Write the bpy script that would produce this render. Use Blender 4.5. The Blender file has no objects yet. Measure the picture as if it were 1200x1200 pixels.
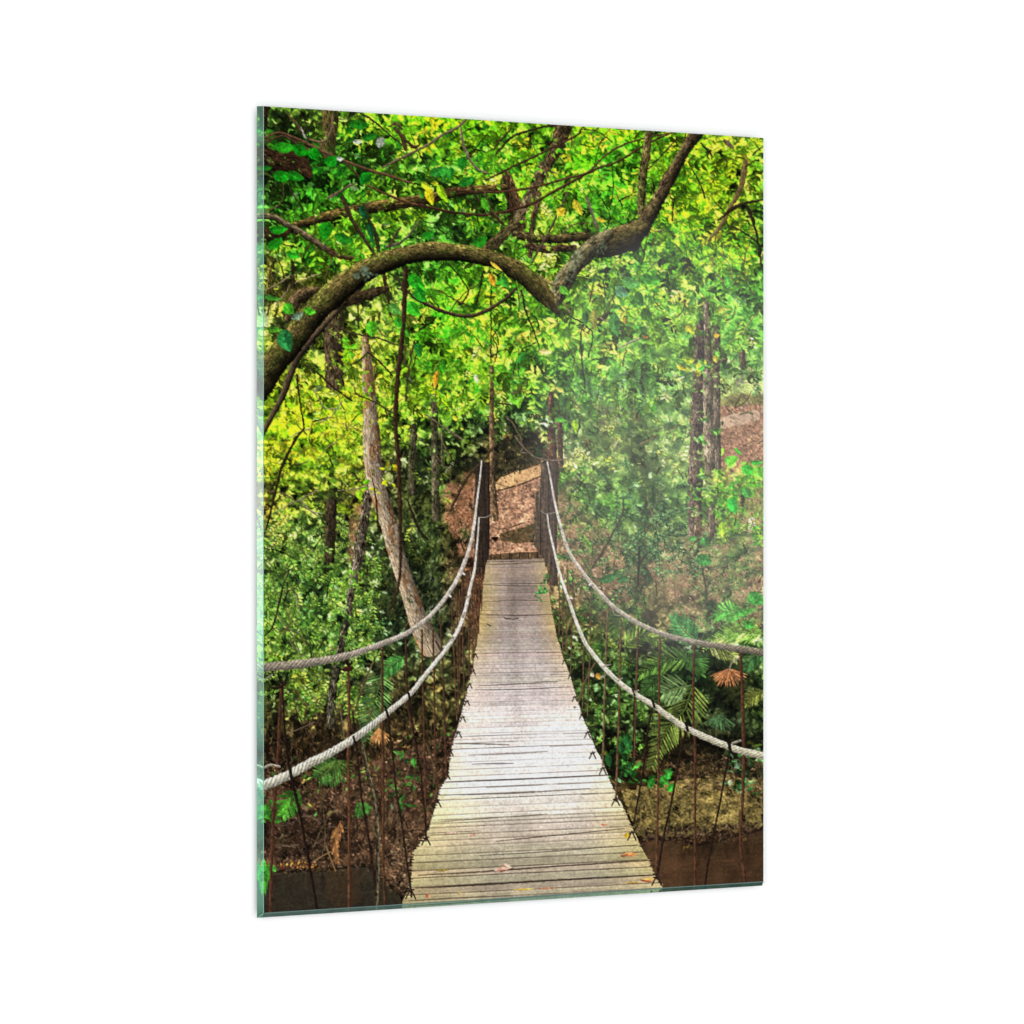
import bpy, math
import numpy as np

rng = np.random.default_rng(11)
C = bpy.context.scene.collection

# ------------------------------------------------------------------ sheet layout
# The picture is traced in "tracing" units: x 301..893 across, top edge y 124.5..161.5, bottom edge y 1075.5..1037.
X0, X1 = 301.0, 893.0
def ytop(x): return 124.5 + (x - X0) * (161.5 - 124.5) / (X1 - X0)
def ybot(x): return 1075.5 + (x - X0) * (1037.0 - 1075.5) / (X1 - X0)
SS = 2                                     # paint resolution per tracing unit
GW, GH = 592, 951                          # mesh cells
W, H = GW * SS, GH * SS
BL, BB = 7, 6                              # bevel widths (cells) at the left and the bottom

def P(pts):
    pts = np.asarray(pts, float).reshape(-1, 2)
    x, y = pts[:, 0], pts[:, 1]
    t = (y - ytop(x)) / (ybot(x) - ytop(x))
    return np.stack([(x - X0) / (X1 - X0) * W, t * H], 1)
def T(s):
    return np.array([[float(v) for v in p.split(',')] for p in s.split()])

cxs = (np.arange(W) + .5) / W * (X1 - X0) + X0
PX = np.broadcast_to(cxs[None, :], (H, W))
PY = ytop(cxs)[None, :] + ((np.arange(H) + .5) / H)[:, None] * (ybot(cxs) - ytop(cxs))[None, :]

# ------------------------------------------------------------------ noise
def upsample(g, h, w):
    gh, gw = g.shape[:2]
    yy = np.linspace(0, gh - 1.0001, h); xx = np.linspace(0, gw - 1.0001, w)
    yi = yy.astype(int); xi = xx.astype(int)
    fy = (yy - yi); fx = (xx - xi)
    fy = fy * fy * (3 - 2 * fy); fx = fx * fx * (3 - 2 * fx)
    a = g[yi][:, xi]; b = g[yi][:, xi + 1]; c = g[yi + 1][:, xi]; d = g[yi + 1][:, xi + 1]
    fy = fy[:, None]; fx = fx[None, :]
    return (a * (1 - fx) + b * fx) * (1 - fy) + (c * (1 - fx) + d * fx) * fy
def noise(h, w, sy, sx, octaves=3, gain=.55):
    out = np.zeros((h, w)); amp = 1; tot = 0
    for o in range(octaves):
        gh = max(2, int(h / sy) + 2); gw = max(2, int(w / sx) + 2)
        out += amp * upsample(rng.standard_normal((gh, gw)), h, w); tot += amp * amp
        amp *= gain; sy = max(1, sy / 2); sx = max(1, sx / 2)
    return out / math.sqrt(tot)
N_fine = noise(H, W, 4, 4, 2)
N_mid = noise(H, W, 16, 16, 3)
N_big = noise(H, W, 70, 70, 3)
N_streak = noise(H, W, 5, 40, 3)
N_clump = noise(H, W, 34, 34, 2)
N_wx, N_wy = noise(H, W, 5, 5, 2), noise(H, W, 5, 5, 2)
N_vx, N_vy = noise(H, W, 16, 16, 2), noise(H, W, 16, 16, 2)
YY, XX = np.mgrid[0:H, 0:W].astype(np.float32)
N_bark = noise(2048, 256, 14, 4, 3)       # sampled along/across a limb
N_lich = noise(2048, 256, 40, 34, 3)

img = np.zeros((H, W, 3), np.float32)      # display-referred colours of the print, 0..1
ids = np.zeros((H, W), np.int16)           # which printed motif each cell belongs to
names = ['print']
labels = {}
def new_id(name, label=None):
    names.append(name)
    if label: labels[len(names) - 1] = label
    return len(names) - 1
def rgb(*c): return np.array(c, np.float32) / 255.

# ------------------------------------------------------------------ stamps (leaves, blades, litter)
_cache = {}
def stamp(L, Wd, ang, kind):
    L = max(2., round(L * 2) / 2); Wd = max(1., round(Wd * 2) / 2)
    q = int(round((ang % (2 * math.pi)) / (2 * math.pi) * 48)) % 48
    key = (L, Wd, q, kind)
    s = _cache.get(key)
    if s is None:
        a = q / 48 * 2 * math.pi
        r = int(L / 2 + 3)
        y, x = np.mgrid[-r:r + 1, -r:r + 1].astype(float)
        u = (x * math.cos(a) + y * math.sin(a)) / (L / 2)
        v = (-x * math.sin(a) + y * math.cos(a))
        if kind == 'blade':
            hw = Wd / 2 * np.clip(1 - np.abs(u) ** 3, 0, 1)
            sh = np.ones_like(u)
        elif kind == 'bit':
            hw = Wd / 2 * np.sqrt(np.clip(1 - u * u, 0, 1)); sh = 1 + .15 * v / Wd
        else:
            vv = v - .12 * Wd * (1 - u * u)
            hw = Wd / 2 * np.clip(1 - u * u, 0, 1) ** .75 * (1 - .28 * u)
            sh = 1 + .13 * np.tanh(vv * 2) * (1 if kind == 'leaf' else -1) + .10 * u
            if L > 14:
                sh = sh + .22 * np.exp(-(vv / .8) ** 2) - .05 * np.cos((u * 5 + np.abs(vv) / Wd * 4) * 3)
            v = vv
        al = np.clip(hw - np.abs(v) + .5, 0, 1) * (np.abs(u) < 1.05)
        s = (r, al[..., None].astype(np.float32), sh[..., None].astype(np.float32))
        _cache[key] = s
    return s
def put(cx, cy, L, Wd, ang, col, kind='leaf', pid=None, op=1.):
    r, al, sh = stamp(L, Wd, ang, kind)
    x = int(cx); y = int(cy)
    xa, xb, ya, yb = x - r, x + r + 1, y - r, y + r + 1
    a0, b0 = max(0, -xa), max(0, -ya)
    a1, b1 = min(0, W - xb), min(0, H - yb)
    xa, ya, xb, yb = max(0, xa), max(0, ya), min(W, xb), min(H, yb)
    if xa >= xb or ya >= yb: return
    al = al[b0:al.shape[0] + b1, a0:al.shape[1] + a1]; sh = sh[b0:sh.shape[0] + b1, a0:sh.shape[1] + a1]
    if L > 9: sh = sh * (1 + .13 * N_mid[ya:yb, xa:xb] + .10 * N_fine[ya:yb, xa:xb])[..., None]
    t = img[ya:yb, xa:xb]
    t += op * al * (np.minimum(col * sh, 1) - t)
    if pid is not None:
        m = al[..., 0] > .5
        ids[ya:yb, xa:xb][m] = pid

# ------------------------------------------------------------------ strokes (limbs, ropes, twigs)
def spline(pts, step=2.):
    pts = np.asarray(pts, float)
    if len(pts) < 3:
        p = pts
    else:
        q = np.vstack([2 * pts[0] - pts[1], pts, 2 * pts[-1] - pts[-2]])
        out = []
        for i in range(1, len(q) - 2):
            n = max(2, int(np.hypot(*(q[i + 1, :2] - q[i, :2])) / 6))
            t = np.linspace(0, 1, n, endpoint=False)[:, None]
            out.append(.5 * (2 * q[i] + (q[i + 1] - q[i - 1]) * t + (2 * q[i - 1] - 5 * q[i] + 4 * q[i + 1] - q[i + 2]) * t ** 2
                             + (3 * q[i] - q[i - 1] - 3 * q[i + 1] + q[i + 2]) * t ** 3))
        out.append(q[-2][None]); p = np.vstack(out)
    return p
def stroke(pts, width, col, pid=None, light=(-.3, -1), amb=.55, key=.6, bark=.12, lichen=None, lich_amt=0., lich_thr=.3, op=1.,
           twist=0, wob=0., col2=None):
    """pts: tracing coordinates, width in tracing units (number or per point)."""
    pts = np.asarray(pts, float).reshape(-1, 2)
    w = np.full(len(pts), float(width)) if np.isscalar(width) else np.interp(np.linspace(0, 1, len(pts)), np.linspace(0, 1, len(width)), width)
    q = np.column_stack([P(pts), w * SS])
    q = spline(q)
    if bark > .15 and w.max() > 12:
        n = len(q); q[:, 2] *= 1 + .07 * np.interp(np.arange(n), np.arange(0, n + 5, 5), rng.standard_normal(len(np.arange(0, n + 5, 5))))
    if wob:
        n = len(q); q[:, :2] += np.column_stack([np.convolve(rng.standard_normal(n + 6), np.ones(7) / 7, 'valid')[:n] for _ in (0, 1)]) * wob * SS
    mw = q[:, 2].max() / 2 + 2
    xa = int(max(0, q[:, 0].min() - mw)); xb = int(min(W, q[:, 0].max() + mw + 1))
    ya = int(max(0, q[:, 1].min() - mw)); yb = int(min(H, q[:, 1].max() + mw + 1))
    if xa >= xb or ya >= yb: return
    hh, ww = yb - ya, xb - xa
    best = np.full((hh, ww), 1e9, np.float32); dd = np.zeros((hh, ww), np.float32); hwid = np.ones((hh, ww), np.float32)
    ss = np.zeros((hh, ww), np.float32); lt = np.zeros((hh, ww), np.float32)
    ph_ = np.zeros((hh, ww), np.float32); p0 = 0.
    s0 = 0.
    ln = np.array(light, float); ln /= np.hypot(*ln)
    for i in range(len(q) - 1):
        a = q[i]; b = q[i + 1]; d = b[:2] - a[:2]; L = np.hypot(*d)
        if L < 1e-6: continue
        m = max(a[2], b[2]) / 2 + 2
        x0 = int(max(xa, min(a[0], b[0]) - m)); x1 = int(min(xb, max(a[0], b[0]) + m + 1))
        y0 = int(max(ya, min(a[1], b[1]) - m)); y1 = int(min(yb, max(a[1], b[1]) + m + 1))
        if x0 < x1 and y0 < y1:
            yy, xx = np.mgrid[y0:y1, x0:x1]
            px = xx + .5 - a[0]; py = yy + .5 - a[1]
            t = np.clip((px * d[0] + py * d[1]) / (L * L), 0, 1)
            ox = px - t * d[0]; oy = py - t * d[1]
            dist = np.hypot(ox, oy)
            hw = (a[2] + (b[2] - a[2]) * t) / 2
            nrm = dist - hw
            sl = (slice(y0 - ya, y1 - ya), slice(x0 - xa, x1 - xa))
            mk = nrm < best[sl]
            best[sl] = np.where(mk, nrm, best[sl])
            n2 = np.array([-d[1], d[0]]) / L
            sg = (ox * n2[0] + oy * n2[1])
            dd[sl] = np.where(mk, sg, dd[sl]); hwid[sl] = np.where(mk, np.maximum(hw, .3), hwid[sl])
            ss[sl] = np.where(mk, s0 + t * L, ss[sl])
            if twist: ph_[sl] = np.where(mk, p0 + (t * L + sg * 1.0) / (max(1., (a[2] + b[2]) / 4) * twist), ph_[sl])
            lt[sl] = np.where(mk, sg / np.maximum(hw, .3) * (n2 @ ln), lt[sl])
        s0 += L
        if twist: p0 += L / (max(1., (a[2] + b[2]) / 4) * twist)
    rough = N_bark[np.clip(ss.astype(int) * 2, 0, 2047), np.clip((dd * 2 + 128).astype(int), 0, 255)]
    edge = best + (rough * min(1.0, 1) * np.minimum(hwid * .10, 1.2) if bark else 0)
    al = np.clip(.5 - edge, 0, 1) * op
    sh = amb + key * np.clip(.45 + .62 * lt, 0, 1.1)
    c = np.broadcast_to(col, (hh, ww, 3)).copy()
    if twist: sh = sh * (1 + .07 * N_mid[ya:yb, xa:xb] + .06 * N_fine[ya:yb, xa:xb])
    if lichen is not None:
        ln_ = N_lich[np.clip(ss.astype(int), 0, 2047), np.clip((dd * 2 + 128).astype(int), 0, 255)]
        k = np.clip((ln_ - lich_thr) * 2.2, 0, 1)[..., None] * lich_amt
        c = c * (1 - k) + lichen * k
    if col2 is not None:
        f = np.clip(ss / max(s0, 1), 0, 1)[..., None]
        c = c * (1 - f) + col2 * f
    if bark: sh = sh * (1 + bark * 1.6 * rough)
    if bark > .15 and hwid.max() > 9:
        blot = N_mid[ya:yb, xa:xb] * .16 + N_fine[ya:yb, xa:xb] * .08; sh = sh * np.clip(1 + blot, .5, 1.5)
    if twist:
        ph = ph_
        k_ = np.clip((hwid - 3.5) / 4, 0.15, 1); sh = sh * (1 - k_ * (.40 + .14 * N_mid[ya:yb, xa:xb]) * (1 - np.abs(np.sin(ph * math.pi)) ** .8))
    c = np.clip(c * sh[..., None], 0, 1)
    t = img[ya:yb, xa:xb]
    t += al[..., None] * (c - t)
    if pid is not None: ids[ya:yb, xa:xb][al > .5] = pid

def polymask(pts, soft=0., rough=0.):
    q = P(pts)
    x, y = np.arange(W) + .5, np.arange(H) + .5
    xa, xb = int(max(0, q[:, 0].min() - 4)), int(min(W, q[:, 0].max() + 5))
    ya, yb = int(max(0, q[:, 1].min() - 4)), int(min(H, q[:, 1].max() + 5))
    m = np.zeros((H, W), bool)
    X, Y = np.meshgrid(x[xa:xb], y[ya:yb])
    if rough:
        X = X + N_mid[ya:yb, xa:xb] * rough * SS; Y = Y + N_mid[ya:yb, xa:xb][::-1] * rough * SS
    ins = np.zeros(X.shape, bool)
    for i in range(len(q)):
        (ax, ay), (bx, by) = q[i], q[(i + 1) % len(q)]
        if ay == by: continue
        ins ^= ((ay > Y) != (by > Y)) & (X < (bx - ax) * (Y - ay) / (by - ay) + ax)
    m[ya:yb, xa:xb] = ins
    return m

# ================================================================== 1. colour of the forest, by eye
GX = [310, 360, 410, 460, 510, 560, 610, 660, 710, 760, 810, 860, 892]
GRID = {
140: '50,70,25 70,90,30 80,110,30 90,140,25 120,180,20 80,140,20 115,170,30 120,175,30 90,165,20 95,145,30 110,150,30 105,120,45 110,150,40',
190: '50,50,25 35,80,20 40,75,25 60,95,30 75,120,30 60,110,30 95,160,30 105,175,30 60,145,20 95,145,30 115,165,30 140,165,30 110,150,40',
240: '40,80,20 40,85,20 65,110,25 95,140,30 50,85,30 60,95,30 105,160,40 130,185,55 65,135,30 85,145,30 115,165,25 125,155,30 90,130,40',
290: '60,75,30 85,125,30 95,135,30 60,95,30 50,95,30 60,105,30 85,130,40 110,145,45 70,105,45 95,155,30 105,160,30 100,155,30 70,110,35',
340: '90,90,40 60,55,25 75,80,30 80,95,40 75,150,30 115,160,30 85,150,40 110,155,45 105,135,45 75,130,35 105,140,50 80,135,45 90,155,45',
390: '90,95,40 55,55,25 115,125,50 105,130,40 80,155,30 135,180,45 115,170,40 130,175,50 90,125,45 95,120,50 95,130,50 80,125,50 90,135,50',
440: '120,135,30 110,135,40 135,165,40 125,160,40 95,140,30 125,160,40 85,130,40 80,125,45 75,110,50 85,120,60 95,120,65 105,120,70 105,120,70',
490: '115,150,20 140,185,20 135,170,30 90,115,30 60,85,25 35,48,22 40,55,30 70,84,48 88,108,58 90,106,62 98,112,66 165,135,95 180,150,110',
540: '125,150,30 125,160,30 90,105,30 50,52,25 40,52,25 50,48,28 140,95,55 88,86,56 90,100,56 88,96,58 96,108,64 145,105,75 120,145,50',
590: '105,100,40 90,105,35 80,72,40 48,50,25 58,64,30 115,78,48 140,98,68 80,82,45 72,105,42 62,85,42 82,105,52 100,130,50 100,105,60',
640: '80,85,35 70,90,40 70,78,40 42,50,25 33,40,20 95,62,42 130,92,66 118,98,70 100,104,60 96,98,60 100,106,66 92,112,60 120,110,78',
690: '70,98,42 65,95,42 82,102,40 38,40,24 28,32,20 75,52,36 80,70,50 100,86,58 122,96,68 86,82,54 110,98,68 96,102,62 118,104,76',
740: '70,90,30 70,95,38 58,78,35 34,45,24 58,66,38 62,46,32 60,60,40 60,62,32 50,56,26 70,62,36 72,80,48 70,108,48 88,105,60',
790: '70,85,33 66,74,30 50,56,30 45,46,25 48,48,25 50,50,30 60,60,40 38,44,24 36,50,24 42,64,28 38,60,28 58,58,32 56,72,32',
840: '50,50,25 50,42,25 50,46,25 50,42,25 50,46,25 50,46,25 50,50,30 40,50,26 48,60,25 48,60,28 38,44,24 36,42,24 42,54,24',
890: '55,42,25 50,40,22 55,43,25 65,47,30 60,46,28 60,46,28 50,50,30 46,50,28 48,50,28 58,54,30 56,46,30 48,44,28 52,62,33',
940: '80,52,35 62,43,28 62,43,30 78,58,38 70,55,38 60,46,28 50,50,30 46,50,28 56,48,29 88,72,38 96,80,40 72,63,36 48,48,30',
990: '62,41,25 52,36,22 60,42,28 78,58,38 70,55,38 60,46,28 50,50,30 46,40,28 50,38,24 50,36,22 66,46,25 70,48,28 50,36,24',
1045: '35,29,22 35,29,22 36,30,22 40,32,24 40,32,24 60,46,28 50,50,30 46,40,28 50,36,24 54,38,22 66,43,25 70,46,26 60,40,25',
}
GY = sorted(GRID)
G = np.array([[[float(v) for v in c.split(',')] for c in GRID[y].split()] for y in GY]) / 255.
G *= np.interp(GY, [140, 440, 560, 700, 1000], [1.14, 1.16, 1.10, 1.05, 1.0])[:, None, None]
def lookup(x, y):
    fx = np.interp(x, GX, np.arange(len(GX))); fy = np.interp(y, GY, np.arange(len(GY)))
    xi = np.minimum(fx.astype(int), len(GX) - 2); yi = np.minimum(fy.astype(int), len(GY) - 2)
    fx = (fx - xi)[..., None]; fy = (fy - yi)[..., None]
    return (G[yi, xi] * (1 - fx) + G[yi, xi + 1] * fx) * (1 - fy) + (G[yi + 1, xi] * (1 - fx) + G[yi + 1, xi + 1] * fx) * fy
base = lookup(PX + N_big * 9 + N_mid * 5, PY + N_big[:, ::-1] * 9 + N_mid[::-1] * 5).astype(np.float32)
light = N_big * .45 + N_mid * .5 + N_clump * .5                                     # where sun flecks gather
img[:] = base * np.clip(.62 + .26 * light + .2 * N_fine, .12, 1.6)[..., None]
def warp(fine, wide, mask=None):
    """ragged edges: shift the painted colours by small noise."""
    xs = np.clip(XX + fine * N_wx + wide * N_vx, 0, W - 1.001); ys = np.clip(YY + fine * N_wy + wide * N_vy, 0, H - 1.001)
    xi = xs.astype(int); yi = ys.astype(int); fx = (xs - xi)[..., None]; fy = (ys - yi)[..., None]
    o = (img[yi, xi] * (1 - fx) + img[yi, xi + 1] * fx) * (1 - fy) + (img[yi + 1, xi] * (1 - fx) + img[yi + 1, xi + 1] * fx) * fy
    if mask is None: img[:] = o
    else: img[:] = img * (1 - mask[..., None]) + o * mask[..., None]

def ij(x, y):
    q = P([[x, y]])[0]; return q
def sample_base(cx, cy):
    return base[np.clip(int(cy), 0, H - 1), np.clip(int(cx), 0, W - 1)]

def dabs(n, smin, smax, lo, hi, gate=None, warm=0., kindmix=1.):
    xs = rng.uniform(0, W, n); ys = rng.uniform(0, H, n); sz = rng.uniform(smin, smax, n) * SS
    tn = rng.uniform(lo, hi, n); an = rng.uniform(0, 2 * math.pi, n); r2 = rng.random(n)
    for x, y, s, t, a, r in zip(xs, ys, sz, tn, an, r2):
        iy, ix = int(y), int(x)
        if gate is not None and light[iy, ix] + (r - .5) * .9 < gate: continue
        b = base[iy, ix]
        leafy = b[1] > b[0] * 1.02
        py = PY[iy, ix]
        if leafy:
            k = 1.35 if py < 330 else (1.0 if py < 600 else .85)
            if 640 < PX[iy, ix] and 400 < py < 720: k = .75
            c = b * t
            if warm and t > 1.2:
                c = c * np.array([1 + warm * (r - .35), 1 + .10 * warm, .75], np.float32)
            else:
                c = c * np.array([.85 + .2 * r, 1.04, .8 + .5 * r], np.float32)
            put(x, y, s * k, s * k * (.36 + .25 * r), a, np.clip(c, 0, 1), 'leaf' if r < .5 else 'leaf2')
        else:
            c = b * t * np.array([.95 + .25 * r, .95 + .08 * r, .85 + .25 * r], np.float32)
            if py > 600 and r < .4:
                put(x, y, s * 1.5, max(1., s * .18), a, np.clip(c, 0, 1), 'blade')
            else:
                put(x, y, s * .6, s * .36, a, np.clip(c, 0, 1), 'bit')
dabs(9000, 5, 11, .2, .6)
dabs(22000, 3, 8, .4, 1.2, warm=.2)
warp(2.6, 3.5)
dabs(20000, 2.5, 7, .9, 1.9, gate=.0, warm=.25)
dabs(7000, 2.5, 6, .12, .4)
warp(1.8, 2)
dabs(16000, 1.6, 4.5, 1.2, 2.4, gate=.3, warm=.3)
dabs(7000, 1., 2.6, .2, .7)
dabs(6000, 1., 2.4, 1.5, 3.2, gate=.15, warm=.5)
warp(1., 1)
# groups of leaves catch light or fall into shade together
hz = np.clip((PX - 630) / 60, 0, 1) * np.clip((PY - 330) / 60, 0, 1) * np.clip((740 - PY) / 60, 0, 1)      # haze painted over the thicket at the right, paler and calmer
img *= np.clip(1.0 + (.24 - .2 * hz) * np.tanh(1.3 * light) * (PY < 640) + .12 * N_mid, .5, 1.5)[..., None].astype(np.float32)
img[:] = img + (.42 * hz[..., None] * (base * 1.1 - img)).astype(np.float32)

def group(n, box, size, pal, ang=None, asp=(.35, .6), spread=math.pi, kind='leaf', gate=None, pid=None, clump=0, op=1.):
    """scatter n leaves in a box of the tracing; clump > 0 gathers them in sprays."""
    x0, y0, x1, y1 = box
    pal = [rgb(*p) for p in pal]
    if clump:
        cc = np.column_stack([rng.uniform(x0, x1, clump), rng.uniform(y0, y1, clump)])
    for _ in range(n):
        if clump:
            c = cc[rng.integers(clump)]; x = c[0] + rng.normal(0, (x1 - x0) / 9); y = c[1] + rng.normal(0, (y1 - y0) / 14)
        else:
            x = rng.uniform(x0, x1); y = rng.uniform(y0, y1)
        q = ij(x, y); iy, ix = int(np.clip(q[1], 0, H - 1)), int(np.clip(q[0], 0, W - 1))
        if gate is not None and light[iy, ix] < gate: continue
        s = rng.uniform(*size) * SS
        a = rng.uniform(0, 2 * math.pi) if ang is None else ang + rng.normal(0, spread)
        c = pal[rng.integers(len(pal))] * rng.uniform(.6, 1.25) * (1 + .22 * np.tanh(light[iy, ix])) * rng.uniform(.9, 1.1, 3)
        if rng.random() < .035: c = .5 * c + .5 * rgb(175, 195, 165)
        put(q[0], q[1], s, s * rng.uniform(*asp), a, c, 'leaf' if rng.random() < .5 and kind == 'leaf' else ('leaf2' if kind == 'leaf' else kind), pid, op)

# ================================================================== 2. ground, path, banks and water
def litter(mask, n, pal, size=(1.5, 4), kind='bit', ang=None, op=.9, asp=(.4, .8)):
    yy, xx = np.nonzero(mask)
    if len(yy) == 0: return
    pal = [rgb(*p) for p in pal]
    for k in rng.integers(0, len(yy), n):
        s = rng.uniform(*size) * SS
        a = rng.uniform(0, 6.3) if ang is None else ang + rng.normal(0, .35)
        put(xx[k], yy[k], s, max(1, s * rng.uniform(*asp)), a, pal[rng.integers(len(pal))] * rng.uniform(.75, 1.2), kind, None, op)

g_id = new_id('leaf_litter_ground', 'rusty brown ground of fallen leaves beyond the end of the bridge')
m = polymask(T('545,575 556,560 575,545 600,552 640,540 650,560 640,660 560,660 548,650 536,640 533,600'), rough=1.2)
img[m] = rgb(192, 146, 114) * np.clip(1 + .18 * N_mid[m] + .18 * N_fine[m], .4, 1.6)[:, None]
ids[m] = g_id
litter(m, 1500, [(202, 152, 120), (160, 112, 84), (220, 174, 140), (128, 88, 64), (186, 130, 100)], (1., 2.4))
m2 = polymask(T('574,520 600,515 645,520 645,545 612,556 590,566 574,570'), rough=1.)
img[m2] = rgb(56, 52, 33) * np.clip(1 + .3 * N_mid[m2] + .3 * N_fine[m2], .3, 2)[:, None]
litter(m2, 260, [(70, 62, 38), (30, 30, 18), (95, 80, 50), (25, 28, 15)], (1.5, 4))
p_id = new_id('dirt_path', 'sunlit sandy path crossing the slope between the bridge posts')
m3 = polymask(T('572,574 585,560 605,552 622,547 634,543 634,557 612,565 592,572'), rough=.6)
img[m3] = rgb(232, 184, 130) * np.clip(1 + .07 * N_mid[m3] + .06 * N_fine[m3], .5, 1.3)[:, None]
ids[m3] = p_id
litter(m3, 40, [(190, 140, 95), (235, 195, 140)], (1, 2.5))
litter(polymask(T('570,566 600,548 636,538 636,548 600,556 572,576')), 90, [(150, 112, 80), (110, 80, 54), (228, 180, 128)], (1.2, 3))
stroke(T('574,577 592,572 612,566 632,558'), 1.6, rgb(85, 55, 36), bark=.1)
# stump and low retaining boards left of the right post
m4 = polymask(T('584,627 594,622 612,618 625,612 626,634 606,637 586,634'), rough=.5)
img[m4] = rgb(108, 86, 58) * np.clip(1 + .15 * N_mid[m4] + .12 * N_fine[m4], .4, 1.4)[:, None]
litter(m4, 90, [(85, 92, 50), (130, 105, 72), (70, 60, 40)], (1.2, 3))
for x_, y_ in ((577, 630), (580, 630), (579, 632)): put(*ij(x_, y_), 12, 7, .1, rgb(36, 24, 18), 'bit')
stroke(T('583,620 598,617 612,612'), 2, rgb(150, 112, 82), bark=.2)

# slope with the second path at the right
gr_id = new_id('leaf_litter_ground', 'pinkish brown leaf covered slope at the right edge')
m = polymask(T('841,470 860,462 893,458 893,545 872,542 852,548 842,545'), rough=1.5)
img[m] = rgb(172, 130, 100) * np.clip(1 + .12 * N_mid[m] + .15 * N_fine[m], .4, 1.5)[:, None]
ids[m] = gr_id
litter(m, 700, [(185, 140, 108), (120, 85, 62), (205, 165, 130), (140, 95, 75)], (1.2, 3))
m = polymask(T('843,464 862,459 893,462 893,472 866,475 842,476'), rough=1)
img[m] = rgb(128, 122, 70) * np.clip(1 + .15 * N_mid[m] + .15 * N_fine[m], .5, 1.4)[:, None]
pr_id = new_id('dirt_path', 'pale pink path on the slope beside the right hand trunks')
m = polymask(T('841,490 860,484 886,480 889,490 868,497 842,503'), rough=.8)
img[m] = rgb(212, 178, 148) * np.clip(1 + .06 * N_mid[m] + .06 * N_fine[m], .5, 1.3)[:, None]
ids[m] = pr_id
stroke(T('866,485 874,483 880,484'), 2.5, rgb(110, 115, 70), bark=.2)
litter(polymask(T('690,640 735,650 760,690 745,715 700,690')), 420, [(150, 112, 85), (175, 135, 105), (95, 70, 50), (125, 85, 62)], (1.2, 3.2))
litter(polymask(T('760,690 830,680 893,640 893,700 830,735 780,735')), 620, [(150, 115, 88), (170, 132, 102), (95, 75, 52), (115, 82, 62), (60, 62, 38)], (1.2, 3.2))
litter(polymask(T('855,580 893,570 893,660 865,640')), 300, [(150, 115, 88), (180, 140, 110), (105, 82, 58)], (1.2, 3))
litter(polymask(T('405,590 425,590 422,640 405,640')), 90, [(190, 130, 95), (150, 95, 65), (105, 68, 45)], (1.2, 3))

# left bank, roots and leaf litter above the water
bk_id = new_id('stream_bank', 'steep left bank of roots and dead leaves above the water')
m = polymask(T('301,905 340,925 400,905 470,880 520,860 545,850 500,985 470,1050 430,1022 370,1016 301,1030'), rough=1.5)
ids[m] = bk_id
img[m] = img[m] * .35 + .65 * rgb(92, 69, 50) * np.clip(1 + .3 * N_mid[m] + .2 * N_fine[m], .25, 1.9)[:, None]
litter(m, 1500, [(84, 62, 44), (124, 92, 68), (156, 116, 88), (46, 34, 25), (108, 80, 58), (186, 146, 112), (62, 47, 33), (146, 96, 74)], (1.3, 3.6))
litter(m, 700, [(110, 82, 60), (30, 20, 14), (135, 105, 78), (80, 58, 40)], (4, 10), 'blade', asp=(.1, .16))
m = polymask(T('305,955 330,945 420,955 415,1000 330,1005 306,995'), rough=2)
img[m] *= .7
for k in range(60):                         # tangle of roots
    x = rng.uniform(308, 425); y = rng.uniform(955, 1005); a = rng.normal(0, .6)
    l = rng.uniform(8, 26)
    stroke([[x, y], [x + l * .5 * math.cos(a), y + l * .5 * math.sin(a) + rng.normal(0, 3)], [x + l * math.cos(a), y + l * math.sin(a)]],
           rng.uniform(.6, 1.5), rgb(*[(110, 85, 66), (75, 55, 42), (45, 32, 24), (140, 115, 92)][rng.integers(4)]), bark=0, op=.85)
litter(polymask(T('308,1012 345,1008 372,1012 380,1018 310,1020')), 120, [(215, 140, 70), (180, 80, 50), (230, 185, 90), (120, 70, 45)], (1.3, 3))
litter(polymask(T('455,985 480,975 478,1050 462,1040')), 180, [(170, 140, 105), (120, 95, 70), (75, 58, 42), (190, 165, 125)], (2, 5), 'blade', asp=(.15, .3))
wl_id = new_id('stream', 'dark brown stream water under the left of the bridge')
m = polymask(T('301,1022 330,1018 372,1019 420,1012 440,1020 462,1042 472,1062 474,1080 301,1080'), rough=.8)
img[m] = rgb(52, 46, 36) * np.clip(1 + .035 * N_streak[m] + .07 * N_big[m] + .05 * N_fine[m] - .16 * np.clip((PY[m] - 1040) / 40, -1, 1), .4, 1.5)[:, None]
ids[m] = wl_id
m = polymask(T('380,1020 400,1016 425,1018 420,1055 395,1070 380,1050'), rough=1.5)
img[m] = img[m] * .6 + .4 * rgb(74, 52, 34)
for s in ('384,1050 394,1030 404,1050', '388,1056 394,1062 400,1050', '372,1028 382,1034 392,1026', '330,1028 350,1024 376,1026', '372,1060 392,1064'):
    stroke(T(s), .9, rgb(92, 76, 56), bark=0, op=.45)

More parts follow.
